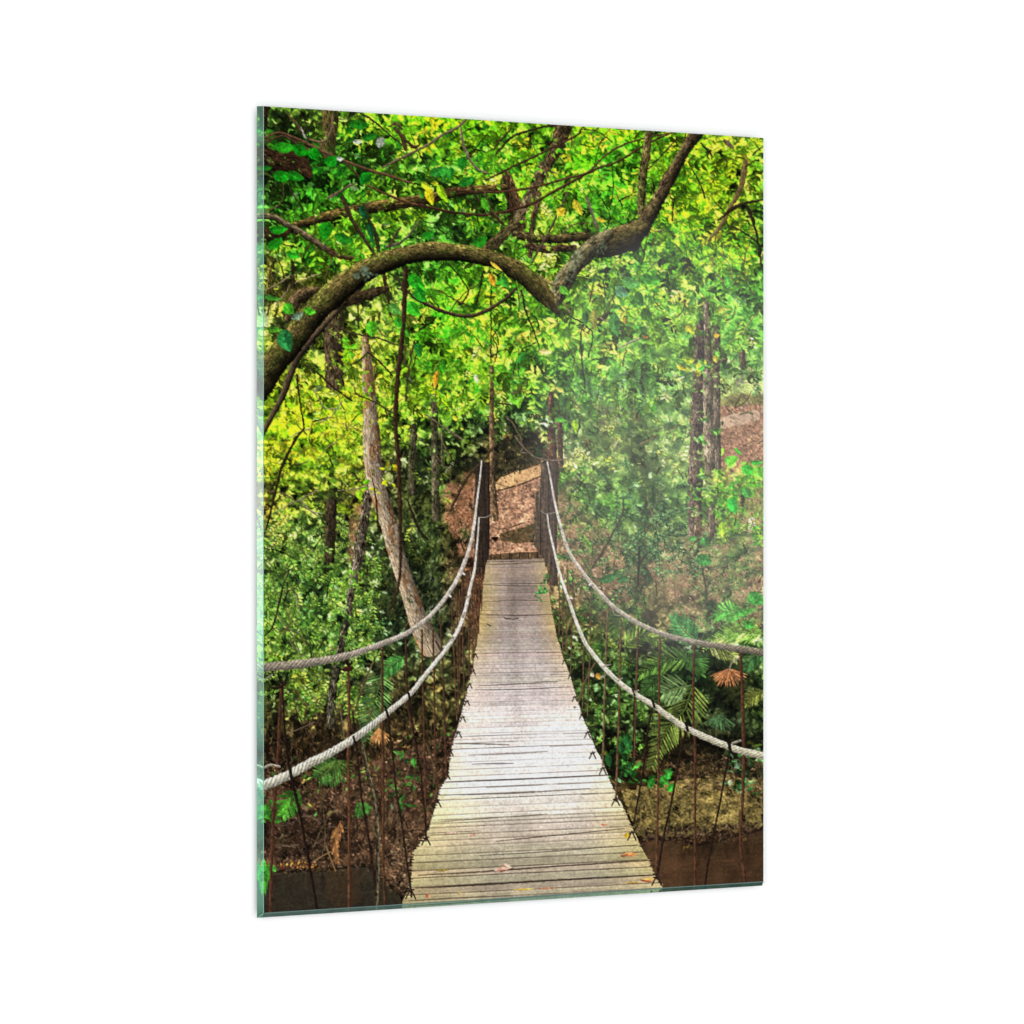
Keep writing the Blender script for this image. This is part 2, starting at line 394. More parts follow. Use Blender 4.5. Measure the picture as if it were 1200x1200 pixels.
for x_ in (392, 398, 441):
    stroke([[x_, 1018], [x_ + 1, 1064]], 3.5, rgb(82, 64, 46), bark=.3, op=.35)
for k in range(10):
    x = rng.uniform(308, 450); y = rng.uniform(1026, 1066)
    stroke([[x, y], [x + rng.uniform(6, 20), y - .5]], rng.uniform(.5, 1.), rgb(*[(74, 66, 50), (40, 34, 26), (92, 86, 70)][rng.integers(3)]), bark=0, op=.35)
for _ in range(120):
    x = rng.uniform(306, 520); y = rng.uniform(870, 1000); l_ = rng.uniform(15, 60); a_ = rng.normal(-1.5, .35)
    stroke([(x, y), (x + l_ * .5 * math.cos(a_) + rng.normal(0, 2), y + l_ * .5 * math.sin(a_)), (x + l_ * math.cos(a_), y + l_ * math.sin(a_))], [1.6, 1.1, .6],
           rgb(*[(104, 80, 56), (66, 50, 34), (134, 112, 80), (90, 84, 46), (44, 32, 22)][rng.integers(5)]), bark=0, op=.8)
group(150, (305, 850, 500, 960), (4, 8), [(72, 104, 44), (56, 84, 36), (92, 118, 56), (120, 112, 60), (140, 108, 66)], clump=34, asp=(.25, .45))
# right bank with moss, and the water below it
rb_id = new_id('stream_bank', 'mossy olive right bank of the stream beside the bridge')
m = polymask(T('728,928 760,918 810,912 850,905 893,915 893,972 850,972 800,980 760,984 744,978'), rough=1.5)
ids[m] = rb_id
img[m] = rgb(130, 112, 64) * np.clip(1 + .25 * N_mid[m] + .2 * N_fine[m] + .15 * N_big[m] - .35 * np.clip((PY[m] - 955) / 25, 0, 1), .2, 1.7)[:, None]
litter(m, 800, [(140, 124, 72), (92, 82, 42), (164, 144, 92), (84, 70, 40), (116, 110, 54)], (1.2, 3.2))
litter(polymask(T('745,970 893,962 893,980 760,990')), 420, [(60, 45, 34), (35, 26, 20), (110, 85, 66), (130, 100, 80), (85, 62, 46)], (1.5, 4))
litter(polymask(T('780,895 893,880 893,925 800,925')), 520, [(120, 95, 66), (60, 48, 30), (85, 68, 46), (150, 122, 88), (40, 34, 22)], (3, 9), 'blade', asp=(.1, .2))
wr_id = new_id('stream', 'reddish brown stream water at the lower right')
m = polymask(T('742,985 765,980 800,982 820,986 850,978 893,968 893,1050 770,1050'), rough=.8)
img[m] = rgb(76, 54, 36) * np.clip(1 + .04 * N_streak[m] + .02 * N_fine[m] + .14 * N_big[m] - .12 * np.clip((PX[m] - 840) / 50, 0, 1), .4, 1.5)[:, None]
ids[m] = wr_id
for k in range(20):
    x = rng.uniform(765, 888); y = rng.uniform(990, 1034)
    stroke([[x, y], [x + rng.uniform(5, 16), y + rng.normal(-1, 1)]], rng.uniform(.5, 1.1), rgb(*[(92, 66, 40), (48, 32, 20), (105, 80, 52)][rng.integers(3)]), bark=0, op=.4)
litter(polymask(T('796,990 822,988 820,992 798,993')), 26, [(160, 130, 56), (130, 112, 50), (110, 82, 44)], (1., 2.6))
litter(polymask(T('846,978 874,974 872,984 850,984')), 34, [(190, 144, 66), (150, 110, 62), (205, 175, 110), (110, 84, 52)], (1., 2.8))

for pts, wid in (('303,1023 330,1019 372,1020 420,1013 440,1021 460,1040', 5), ('745,987 765,982 800,984 820,988 850,980 892,970', 5)):
    stroke(T(pts), wid, rgb(26, 19, 14), bark=.3, op=.6, wob=1.2)
    q_ = spline(T(pts))
    for p_ in q_:
        for _ in range(5):
            x_, y_ = p_[0] + rng.normal(0, 3), p_[1] + rng.normal(-1, 2.6)
            put(*ij(x_, y_), rng.uniform(3, 11), rng.uniform(2, 4), rng.normal(0, .7), rgb(*[(96, 72, 54), (60, 44, 32), (128, 100, 76), (40, 30, 22), (110, 84, 48)][rng.integers(5)]), 'bit', None, .85)
        if rng.random() < .5:
            stroke([[p_[0], p_[1] - 4], [p_[0] + rng.normal(0, 5), p_[1] + rng.uniform(2, 7)]], 1., rgb(104, 82, 62), bark=0, op=.8)
        for _ in range(2):                                     # the bank mirrored in the water
            h_ = rng.uniform(6, 22)
            stroke([[p_[0] + rng.normal(0, 4), p_[1] + 4], [p_[0] + rng.normal(0, 4), p_[1] + 4 + h_]], rng.uniform(2, 5), rgb(*[(84, 66, 44), (38, 28, 20), (96, 84, 52), (60, 46, 34)][rng.integers(4)]), bark=0, op=.22)
# dark thicket and bamboo blades left of the bridge
litter(polymask(T('470,560 540,560 556,600 540,680 500,760 470,740 462,650'), rough=2), 1500,
       [(38, 52, 22), (60, 78, 30), (24, 30, 15), (88, 100, 42), (20, 24, 12), (110, 112, 60), (48, 62, 30)], (5, 13), 'blade', ang=-1.1, asp=(.10, .2))
litter(polymask(T('400,640 470,640 480,760 400,740'), rough=2), 700,
       [(38, 48, 22), (24, 28, 15), (75, 82, 38), (60, 70, 32), (50, 40, 26)], (5, 12), 'blade', ang=-1.3, asp=(.10, .2))
litter(polymask(T('570,455 600,445 690,470 690,520 600,530 575,500'), rough=2), 380,
       [(30, 40, 22), (22, 28, 16), (48, 62, 34), (60, 75, 44)], (3, 7), 'blade', asp=(.15, .3))
litter(polymask(T('305,820 500,790 530,860 420,900 305,900'), rough=2), 900,
       [(30, 24, 15), (60, 46, 30), (85, 66, 46), (45, 40, 22), (110, 85, 58), (24, 20, 13)], (5, 14), 'blade', ang=1.5, asp=(.08, .15))

# ================================================================== 3. sprays of leaves
BG = [(30, 120, 20), (18, 88, 18), (48, 150, 26), (12, 62, 18), (70, 165, 30)]
YG = [(150, 205, 18), (120, 185, 20), (190, 222, 30), (95, 160, 20), (205, 215, 40)]
group(90, (305, 128, 440, 310), (10, 17), BG, clump=26)
group(70, (305, 128, 440, 310), (8, 13), [(60, 165, 25), (40, 140, 25), (100, 190, 30)], gate=.1)
group(14, (330, 170, 470, 240), (8, 13), [(120, 150, 130), (90, 125, 110), (150, 172, 150)])
group(190, (430, 128, 590, 225), (7, 14), [(60, 165, 20), (125, 205, 20), (160, 225, 25), (30, 110, 20), (95, 190, 25)])
group(60, (440, 128, 590, 235), (9, 15), [(25, 95, 20), (18, 70, 20), (35, 120, 25)], clump=16)
group(160, (560, 140, 780, 270), (7, 14), [(45, 150, 30), (95, 195, 35), (150, 215, 45), (30, 115, 30), (120, 205, 60)])
group(50, (660, 160, 740, 260), (10, 17), [(35, 150, 25), (25, 125, 25), (60, 170, 40)], clump=12)
group(300, (745, 160, 893, 300), (5, 10), [(120, 190, 25), (90, 180, 25), (60, 165, 25), (165, 205, 30), (190, 200, 40), (50, 140, 25)])
group(26, (800, 170, 893, 250), (5, 12), [(240, 180, 30), (225, 160, 30), (235, 200, 60)])
group(150, (740, 250, 893, 330), (5, 9), [(80, 180, 25), (50, 150, 25), (120, 195, 35)], clump=22)
group(90, (735, 268, 850, 330), (6, 11), [(46, 84, 42), (40, 68, 40), (66, 100, 56), (84, 110, 80)], clump=14)
# cooler shade under the canopy at the right
group(120, (690, 330, 800, 400), (8, 15), [(60, 140, 50), (76, 150, 56), (90, 166, 76), (44, 100, 40)], clump=20)
group(190, (480, 308, 625, 440), (8, 15), [(50, 170, 22), (95, 195, 30), (140, 212, 40), (35, 130, 25), (170, 220, 60)])
group(40, (480, 310, 560, 430), (11, 18), [(30, 145, 25), (45, 165, 25)], clump=9)
group(260, (600, 330, 770, 470), (5, 11), [(110, 175, 45), (150, 195, 60), (75, 145, 45), (60, 120, 40), (185, 205, 90)])
group(50, (590, 425, 700, 480), (8, 14), [(80, 160, 45), (60, 135, 40), (110, 180, 55)], ang=2.0, spread=.5, clump=9)
group(170, (395, 345, 485, 540), (5, 9), [(150, 210, 22), (115, 185, 25), (185, 220, 40), (80, 140, 25)], clump=26)
group(480, (303, 432, 425, 545), (5, 9.5), YG, ang=.1, spread=.7, clump=46, asp=(.35, .5))
group(120, (303, 432, 425, 545), (5, 8), [(60, 90, 20), (40, 60, 18), (85, 120, 20)], clump=30)
group(320, (303, 525, 415, 612), (5, 9), YG + [(90, 165, 25), (70, 150, 25)], ang=.1, spread=.7, clump=30, asp=(.35, .5))
group(16, (305, 590, 345, 612), (4, 7), [(245, 190, 25), (240, 160, 20)])
group(20, (425, 545, 465, 580), (5, 8), [(215, 215, 30), (170, 205, 30)], ang=.1, spread=.4, clump=5)
group(520, (303, 615, 440, 770), (4, 7.5), [(70, 138, 46), (110, 165, 56), (52, 108, 40), (145, 185, 75), (36, 78, 32)], ang=.6, spread=.8, clump=48, asp=(.3, .48))
group(130, (385, 650, 435, 720), (5, 9), [(140, 180, 60), (110, 165, 55), (165, 195, 85)], ang=.7, spread=.5, clump=9, asp=(.3, .45))
group(330, (303, 715, 440, 840), (4, 8), [(76, 138, 40), (110, 165, 45), (52, 102, 32), (150, 190, 55), (175, 195, 50), (60, 120, 70)], clump=40, asp=(.35, .5))
group(60, (455, 440, 560, 530), (5, 9), [(110, 170, 30), (150, 195, 35), (70, 120, 25), (170, 200, 40)], clump=12)
group(44, (530, 495, 572, 535), (5, 8), [(170, 215, 30), (140, 205, 30), (120, 190, 30)], ang=.1, spread=.6, clump=7)
group(26, (498, 530, 540, 570), (6, 10), [(40, 80, 26), (60, 100, 34)])
put(*ij(519, 577), 42, 24, 1.7, rgb(55, 175, 30), 'leaf')
group(520, (655, 420, 815, 640), (4, 8), [(66, 118, 56), (88, 138, 72), (46, 84, 42), (110, 150, 92), (40, 66, 36), (120, 160, 70)], clump=70, asp=(.3, .45))
group(110, (745, 420, 815, 520), (5, 10), [(110, 160, 96), (90, 148, 88), (130, 176, 110)], ang=.4, spread=.6, clump=14, asp=(.25, .4))
group(80, (775, 485, 825, 520), (6, 10), [(120, 190, 50), (100, 170, 50), (150, 200, 60)], ang=.2, spread=.6, clump=8)
group(70, (650, 540, 715, 640), (4, 8), [(96, 185, 50), (80, 165, 45), (130, 200, 60)], clump=16)
group(120, (700, 590, 830, 700), (4, 8), [(90, 150, 82), (66, 118, 60), (110, 165, 100), (54, 88, 48), (42, 66, 38)], clump=30, asp=(.28, .45))
group(60, (765, 638, 812, 665), (5, 8), [(130, 185, 90), (110, 175, 85)], ang=.3, spread=.5, clump=6, asp=(.3, .4))
group(130, (800, 330, 893, 430), (7, 13), [(70, 150, 50), (88, 165, 56), (58, 128, 48), (125, 180, 66)], clump=26)
group(16, (765, 340, 850, 400), (6, 10), [(215, 215, 60), (190, 205, 60), (240, 190, 60)])
group(70, (845, 400, 893, 460), (5, 9), [(80, 140, 72), (100, 155, 86), (66, 118, 60), (105, 140, 110)], clump=12)
group(70, (815, 540, 870, 580), (6, 10), [(140, 210, 50), (120, 195, 45), (160, 220, 70)], ang=1.0, spread=.5, clump=8)
group(120, (840, 532, 893, 628), (8, 15), [(95, 205, 44), (120, 220, 50), (70, 180, 50), (150, 225, 60)], ang=1.4, spread=.7, clump=20)
group(16, (838, 595, 856, 632), (9, 14), [(170, 225, 50), (150, 215, 45)], ang=1.6, spread=.3)
group(60, (805, 625, 893, 720), (8, 14), [(76, 132, 58), (86, 146, 64), (62, 112, 50), (96, 150, 74)], clump=18)
group(30, (868, 690, 893, 730), (10, 16), [(80, 175, 66), (96, 190, 72)])
group(150, (640, 690, 720, 790), (4, 8), [(52, 100, 36), (72, 128, 46), (36, 72, 28)], clump=20)
group(170, (668, 800, 745, 880), (4, 8), [(72, 120, 44), (100, 148, 56), (46, 84, 32), (120, 160, 66)], clump=24)
group(46, (700, 850, 750, 940), (6, 11), [(50, 110, 44), (66, 130, 50), (40, 80, 34)], clump=10)
group(40, (480, 740, 545, 880), (4, 8), [(50, 98, 36), (66, 118, 44), (84, 130, 52)], clump=12)
group(20, (500, 785, 515, 810), (4, 9), [(190, 110, 60), (160, 90, 50)])
group(30, (455, 880, 495, 960), (5, 9), [(56, 92, 42), (72, 112, 50), (44, 74, 34)], clump=10)
group(60, (840, 870, 893, 930), (5, 10), [(58, 96, 48), (80, 118, 64), (44, 72, 38), (100, 130, 84)], clump=12)
group(8, (756, 905, 785, 922), (9, 14), [(56, 128, 44), (64, 140, 48)])
group(6, (305, 940, 330, 965), (12, 18), [(56, 118, 36), (70, 132, 44)])
group(5, (305, 1005, 322, 1040), (10, 22), [(52, 130, 36), (66, 150, 44)], ang=1.5, spread=.3)
group(4, (498, 440, 510, 450), (14, 18), [(240, 165, 30)], ang=1.7, spread=.1)
# feather leaf hanging beside the right trunks
for k in range(11):
    y = 388 + k * 5.2; x = 792 + k * 1.4
    for s in (-1, 1):
        c = ij(x + s * 8, y - 1 + s * 1.5)
        put(c[0], c[1], 26, 6.5, -.25 if s > 0 else .35, rgb(120, 205, 56) * rng.uniform(.85, 1.1), 'leaf')
# ferns in the haze at the right
for (x, y, n, l) in [(832, 690, 10, 20), (842, 712, 10, 20), (826, 672, 8, 16), (856, 700, 9, 18)]:
    for k in range(n):
        for s in (-1, 1):
            c = ij(x + s * (5 + k * .2), y + k * 3)
            put(c[0], c[1], l, 3, .5 * s, rgb(92, 156, 66) * rng.uniform(.85, 1.1), 'blade')

for _ in range(260):
    x = rng.uniform(305, 890); y = rng.uniform(130, 700); dark = rng.random() < .55
    if 560 < x < 640 and y > 500: continue
    a_ = rng.normal(-1.2, .7) if y > 350 else rng.uniform(-3.1, 0); l_ = rng.uniform(10, 45)
    e = (x + l_ * math.cos(a_), y + l_ * math.sin(a_)); mxy = ((x + e[0]) / 2 + rng.normal(0, l_ * .1), (y + e[1]) / 2 + rng.normal(0, l_ * .1))
    cc = [(58, 44, 28), (40, 34, 20), (70, 60, 34)][rng.integers(3)] if dark else [(150, 132, 92), (175, 155, 115), (120, 104, 66), (165, 160, 90)][rng.integers(4)]
    stroke([(x, y), mxy, e], [1.5, 1.2, .7], rgb(*cc), bark=0, op=.85)
wm_ = np.where(ids == 0, 1., .25).astype(np.float32)
warp(1.4, 1.2, wm_)
soft = np.exp(-(((PX - 845) / 60) ** 2 + ((PY - 690) / 55) ** 2)).astype(np.float32)[..., None]     # leaves out of focus close by
b_ = img.copy()
for _ in range(6):
    b_[1:-1] = (b_[:-2] + 2 * b_[1:-1] + b_[2:]) / 4; b_[:, 1:-1] = (b_[:, :-2] + 2 * b_[:, 1:-1] + b_[:, 2:]) / 4
img[:] = img * (1 - soft * .8) + b_ * soft * .8
for _ in range(420):                                   # glints of pale sky and bleached leaves
    x_, y_ = rng.uniform(305, 890), rng.uniform(130, 560)
    q_ = ij(x_, y_)
    if light[int(q_[1]), int(q_[0])] > .2: put(q_[0], q_[1], rng.uniform(2, 5), rng.uniform(1.5, 3), rng.uniform(0, 6), rgb(232, 236, 200) * rng.uniform(.8, 1.05), 'bit', None, .85)
for k, n_, lo_, hi_ in ((0, 3500, 1.4, 2.4), (1, 4500, .25, .6)):        # specks of light and dark holes over the sprays
    xs_ = rng.uniform(0, W, n_); ys_ = rng.uniform(0, H * .66, n_)
    for x_, y_ in zip(xs_, ys_):
        if (light[int(y_), int(x_)] < .1) == (k == 0): continue
        cc = base[int(y_), int(x_)] * rng.uniform(lo_, hi_)
        if k == 0 and base[int(y_), int(x_), 1] > .35: cc = cc * np.array([1.1, 1.02, 1.0], np.float32)
        put(x_, y_, rng.uniform(2, 6), rng.uniform(1.5, 3), rng.uniform(0, 6.3), np.clip(cc, 0, 1), 'bit', None, .8)
warp(.8, .6, wm_)
# bring the local average of the painted leaves back to the colour read off the picture
def box(a, r):
    for ax in (0, 1):
        p_ = np.concatenate([np.repeat(np.take(a, [0], ax), r + 1, ax), a, np.repeat(np.take(a, [-1], ax), r, ax)], ax).astype(np.float64).cumsum(ax)
        n_ = a.shape[ax]
        a = (np.take(p_, np.arange(2 * r + 1, 2 * r + 1 + n_), ax) - np.take(p_, np.arange(0, n_), ax)) / (2 * r + 1)
    return a
want = lookup(PX, PY) * np.interp(PY, [130, 400, 520, 700, 860, 1000], [1.18, 1.22, 1.28, 1.30, 1.28, 1.15])[..., None]
want = want * (1.05 + np.array([.05, .08, -.02]) * np.clip((560 - PY) / 80, 0, 1)[..., None])
want = want * (1 - .24 * np.clip((450 - PX) / 60, 0, 1) * np.clip((335 - PY) / 40, 0, 1))[..., None]
for x_, w_, k_ in ((752, 13, .34), (700, 10, .18), (782, 9, -.16), (668, 8, -.10), (725, 7, -.14)):
    want = want * (1 - k_ * np.exp(-((PX - x_ - 6 * N_big) / w_) ** 2) * np.clip((PY - 400) / 50, 0, 1) * np.clip((730 - PY) / 50, 0, 1))[..., None]
want = want * np.clip(1 + (.48 - .26 * hz) * np.tanh(1.25 * light), .4, 1.7)[..., None]
bi = box(img, 26); bw = box(want.astype(np.float32), 14)
lum = np.array([.3, .6, .1])
ratio = np.clip((bw @ lum) / np.maximum(bi @ lum, .02), .55, 2.1)[..., None] * np.clip((bw / np.maximum(bi, .02) / ((bw @ lum) / np.maximum(bi @ lum, .02))[..., None]), .8, 1.25) ** .8
img[:] = np.clip(bi + (1.12 - .1 * hz[..., None]) * (img - bi), .02, 1)
okm = box(((ids == 0) & (PY < 860) & ~((PX > 572) & (PX < 648) & (PY > 505) & (PY < 560))).astype(np.float32), 6)[..., None]
cor = img * ratio
cor = np.clip(cor, 0, 1.3)
# neighbouring leaves share one colour: keep the painted light and dark, take the hue from the map
lumi = cor @ lum; hb = want / np.maximum((want @ lum)[..., None], .03)
tt = np.clip(lumi / np.maximum(box(lumi, 30), .03), .2, 3)
gsh = np.stack([.84 + .15 * np.clip(tt - .6, 0, 1), np.full_like(tt, 1.), 1.15 - .3 * np.clip(tt - .4, 0, .8) + .7 * np.clip(tt - 1.5, 0, 1)], -1)
hc = hb * np.where((base[..., 1] > base[..., 0])[..., None], gsh, 1.)
hc = hc / (hc @ lum)[..., None] * lumi[..., None]
cor = cor + .68 * (hc - cor)
img[:] = img * (1 - okm) + np.where(cor > .8, .8 + .2 * np.tanh((cor - .8) / .2), cor) * okm

# drooping sprays: twigs with paired leaves
def spray(x, y, a, n, L, pal, droop=.05):
    q = ij(x, y); px_, py_ = q; pal = [rgb(*p) for p in pal]
    k0 = light[int(np.clip(py_, 0, H - 1)), int(np.clip(px_, 0, W - 1))]
    tone = rng.uniform(.8, 1.15) * (1 + .15 * np.tanh(k0))
    st = L * SS * .62; c0 = pal[rng.integers(len(pal))]
    for k in range(n):
        nx, ny = px_ + st * math.cos(a), py_ + st * math.sin(a)
        r0 = max(0, int(min(py_, ny))); 
        for t_ in np.linspace(0, 1, 6):
            put(px_ + (nx - px_) * t_, py_ + (ny - py_) * t_, 4, 1.2, a, c0 * .45, 'bit')
        px_, py_ = nx, ny
        if not (0 <= px_ < W and 0 <= py_ < H): return
        f = 1 - .35 * k / n
        for sd in (-1, 1):
            if rng.random() < .12: continue
            b = a + sd * rng.uniform(.6, 1.1)
            l = L * SS * f * rng.uniform(.75, 1.15)
            c = (c0 if rng.random() < .6 else pal[rng.integers(len(pal))]) * tone * rng.uniform(.72, 1.22) * (1.1 if sd * math.cos(a) < 0 else .88)
            if rng.random() < .02: c = .6 * c + .4 * rgb(180, 200, 165)
            put(px_ + l * .5 * math.cos(b), py_ + l * .5 * math.sin(b), l, l * rng.uniform(.32, .5), b, np.clip(c, 0, 1), 'leaf' if sd < 0 else 'leaf2')
        a += rng.normal(0, .15) + droop * (1 if math.cos(a) > 0 else -1)
def sprays(n, box_, L, pal, ang, spread, nn=(4, 8), gate=None):
    for _ in range(n):
        x, y = rng.uniform(box_[0], box_[2]), rng.uniform(box_[1], box_[3]); q = ij(x, y)
        if gate is not None and light[int(np.clip(q[1], 0, H - 1)), int(np.clip(q[0], 0, W - 1))] < gate: continue
        spray(x, y, ang + rng.normal(0, spread) if rng.random() < .5 else math.pi - ang + rng.normal(0, spread), int(rng.integers(*nn)), rng.uniform(*L), pal)
sprays(34, (305, 128, 440, 300), (7, 12), [(36, 128, 24), (24, 104, 20), (52, 150, 28), (80, 175, 34)], .7, .5)
sprays(60, (440, 128, 620, 260), (6, 10), [(80, 175, 24), (130, 205, 30), (50, 140, 24), (165, 222, 36)], .7, .5)
sprays(64, (600, 150, 780, 300), (6, 10), [(90, 185, 36), (140, 210, 48), (60, 155, 34), (165, 220, 70)], .8, .5)
sprays(80, (760, 160, 893, 320), (5, 8), [(120, 190, 34), (150, 205, 36), (80, 165, 30), (190, 205, 50)], .7, .5)
sprays(60, (480, 310, 640, 450), (6, 11), [(90, 185, 34), (130, 205, 44), (60, 160, 30), (160, 215, 60)], 1.0, .4)
sprays(70, (600, 330, 780, 480), (5, 9), [(110, 175, 50), (145, 195, 70), (80, 150, 50), (66, 130, 46)], 1.1, .4)
sprays(80, (305, 400, 430, 600), (5, 8), [(160, 205, 34), (190, 220, 50), (120, 180, 34), (210, 215, 60)], .15, .4)
sprays(34, (400, 350, 480, 520), (5, 8), [(150, 205, 40), (120, 180, 36), (185, 215, 60)], .4, .5)
sprays(110, (303, 610, 440, 760), (4, 6.5), [(98, 150, 52), (134, 178, 62), (80, 130, 46), (165, 195, 80)], .6, .5)
sprays(60, (303, 740, 430, 830), (4.5, 7), [(96, 155, 50), (130, 180, 60), (70, 125, 46), (165, 190, 70)], .7, .5)
sprays(90, (650, 430, 820, 640), (4, 6.5), [(100, 150, 84), (124, 168, 104), (84, 132, 70), (140, 185, 110)], .6, .5)
sprays(36, (795, 330, 893, 440), (6, 10), [(90, 165, 64), (115, 180, 76), (140, 195, 80)], .9, .4)
sprays(24, (838, 530, 893, 620), (7, 11), [(110, 205, 44), (135, 220, 54), (160, 225, 66), (80, 185, 50)], 1.0, .5)
sprays(20, (650, 540, 715, 620), (4, 7), [(110, 185, 60), (140, 205, 70)], .9, .5)
sprays(18, (700, 600, 820, 680), (4, 7), [(110, 165, 100), (130, 180, 110)], .5, .4)
sprays(22, (640, 700, 745, 860), (4, 6), [(72, 128, 46), (100, 150, 60)], .6, .5)

sf_ = img.copy()
for _ in range(3):
    sf_[1:-1] = (sf_[:-2] + 2 * sf_[1:-1] + sf_[2:]) / 4; sf_[:, 1:-1] = (sf_[:, :-2] + 2 * sf_[:, 1:-1] + sf_[:, 2:]) / 4
img[:] = img + (.6 * okm * (sf_ - img)).astype(np.float32)               # the far leaves are a little out of focus
def slope_patch(s, col, pal, n, k=.75, t=.55):
    m = polymask(T(s), rough=2.5); al = (m * np.clip(t + .55 * N_mid + .3 * N_big, 0, 1) * k)
    al = box(al.astype(np.float32), 3)[..., None]
    img[:] = img * (1 - al) + rgb(*col) * np.clip(1 + .12 * N_mid + .14 * N_fine, .5, 1.5)[..., None] * al
    litter(m & (al[..., 0] > .35), n, pal, (1., 2.8))
PK = [(186, 144, 116), (150, 108, 84), (206, 166, 136), (116, 84, 62), (170, 124, 98)]
slope_patch('642,565 668,575 700,610 742,650 740,700 700,705 665,672 650,640', (146, 112, 84), PK, 600, .62)
slope_patch('750,650 800,625 850,600 893,565 893,735 835,745 780,715', (150, 118, 90), PK, 1000, .6, .5)
slope_patch('515,575 556,546 556,655 540,650 524,610', (156, 108, 78), [(190, 136, 102), (140, 92, 66), (110, 72, 50), (206, 156, 122)], 420, .9, .6)
slope_patch('404,585 428,585 428,650 408,660', (150, 104, 76), [(196, 140, 106), (140, 92, 66), (106, 70, 48)], 150, .8, .5)
slope_patch('690,470 760,480 740,530 700,530', (116, 104, 76), [(136, 118, 90), (96, 86, 60)], 120, .4)
# crisp leaf sprays and bare twigs over the soft masses, coloured like the leaves round them
def local_sprays(n, y0, y1, L, lo, hi, nn=(3, 7)):
    for _ in range(n):
        x = rng.uniform(304, 892); y = rng.uniform(y0, y1)
        q = ij(x, y); iy, ix = int(np.clip(q[1], 0, H - 1)), int(np.clip(q[0], 0, W - 1))
        b = want[iy, ix]
        if b[1] < b[0] * 1.05 or ids[iy, ix] != 0: continue
        if lo > .8 and light[iy, ix] < rng.normal(.0, .5): continue
        k = .72 if (x > 650 and y > 420) else 1.
        c = np.clip(b * rng.uniform(lo, hi) * np.array([1., 1.02, .85]), 0, .97)
        pal = [tuple(255 * c), tuple(255 * c * np.array([.9, .95, .9])), tuple(np.minimum(255, 255 * c * np.array([1.12, 1.06, 1.0])))]
        spray(x, y, (.7 + rng.normal(0, .6)) if rng.random() < .5 else (2.4 + rng.normal(0, .6)), int(rng.integers(*nn)), rng.uniform(*L) * k, pal)
local_sprays(300, 130, 470, (8, 15), .32, .58, (2, 5))
local_sprays(330, 130, 470, (7, 14), .6, .95, (2, 5))
local_sprays(420, 130, 560, (7, 13.5), 1.1, 1.7, (2, 5))
local_sprays(300, 430, 830, (4, 6.5), .4, .65)
local_sprays(480, 430, 830, (4, 7.5), 1.1, 1.8)
sprays(60, (303, 600, 440, 740), (4.5, 7.5), [(132, 174, 66), (156, 192, 80), (110, 156, 56)], .6, .5)
sprays(26, (303, 745, 430, 815), (5, 7.5), [(130, 178, 66), (160, 195, 84)], .7, .5)
for _ in range(240):
    x = rng.uniform(304, 890); y = rng.uniform(130, 560) if rng.random() < .75 else rng.uniform(560, 840)
    if 545 < x < 655 and y > 480: continue
    a_ = rng.uniform(-3.1, 0) if y < 340 else rng.normal(-1.4, .6); l_ = rng.uniform(12, 60) if y < 400 else rng.uniform(8, 34)
    e = (x + l_ * math.cos(a_), y + l_ * math.sin(a_)); mxy = ((x + e[0]) / 2 + rng.normal(0, l_ * .12), (y + e[1]) / 2 + rng.normal(0, l_ * .12))
    hzk = 1.5 if (x > 650 and y > 330) else 1.
    cc = [(52, 38, 22), (36, 30, 16), (64, 52, 28), (120, 100, 66)][rng.integers(4)]
    stroke([(x, y), mxy, e], [rng.uniform(1.2, 2.6), 1.3, .6], rgb(*cc) * hzk, bark=0, op=.9)

# undergrowth on the right hand slope: dark shrubs, ferns and fresh litter
sprays(60, (640, 560, 735, 715), (4, 7), [(84, 128, 58), (104, 148, 70), (66, 104, 46), (128, 165, 86)], .7, .6)
sprays(70, (720, 570, 830, 700), (4, 7), [(72, 112, 62), (92, 136, 78), (58, 92, 52), (118, 156, 100)], .6, .6)
sprays(26, (810, 630, 893, 740), (5, 8), [(84, 134, 62), (104, 152, 72), (70, 112, 56), (120, 120, 84)], .7, .6)
sprays(26, (650, 680, 760, 730), (4, 6.5), [(62, 92, 42), (82, 112, 54), (100, 128, 66)], .6, .6)
litter(polymask(T('645,600 700,620 740,680 700,705 660,690')), 260, [(182, 142, 114), (140, 104, 80), (90, 72, 50), (206, 168, 140)], (1.4, 3.4))
litter(polymask(T('770,660 893,600 893,735 800,735')), 420, [(176, 140, 112), (140, 108, 84), (84, 74, 50), (200, 164, 136), (110, 116, 70)], (1.4, 3.6))
for (x, y, n, l) in [(790, 712, 9, 17), (852, 676, 9, 18), (872, 660, 8, 16), (815, 725, 8, 18), (695, 700, 7, 15)]:
    a0 = rng.uniform(.3, 1.3)
    for k in range(n):
        for sd in (-1, 1):
            c = ij(x + k * 3 * math.cos(a0) + sd * 4 * math.sin(a0), y + k * 3 * math.sin(a0) - sd * 4 * math.cos(a0))
            put(c[0], c[1], l * (1 - .5 * k / n), 2.6, a0 + sd * 1.0, rgb(104, 150, 74) * rng.uniform(.75, 1.15), 'blade')
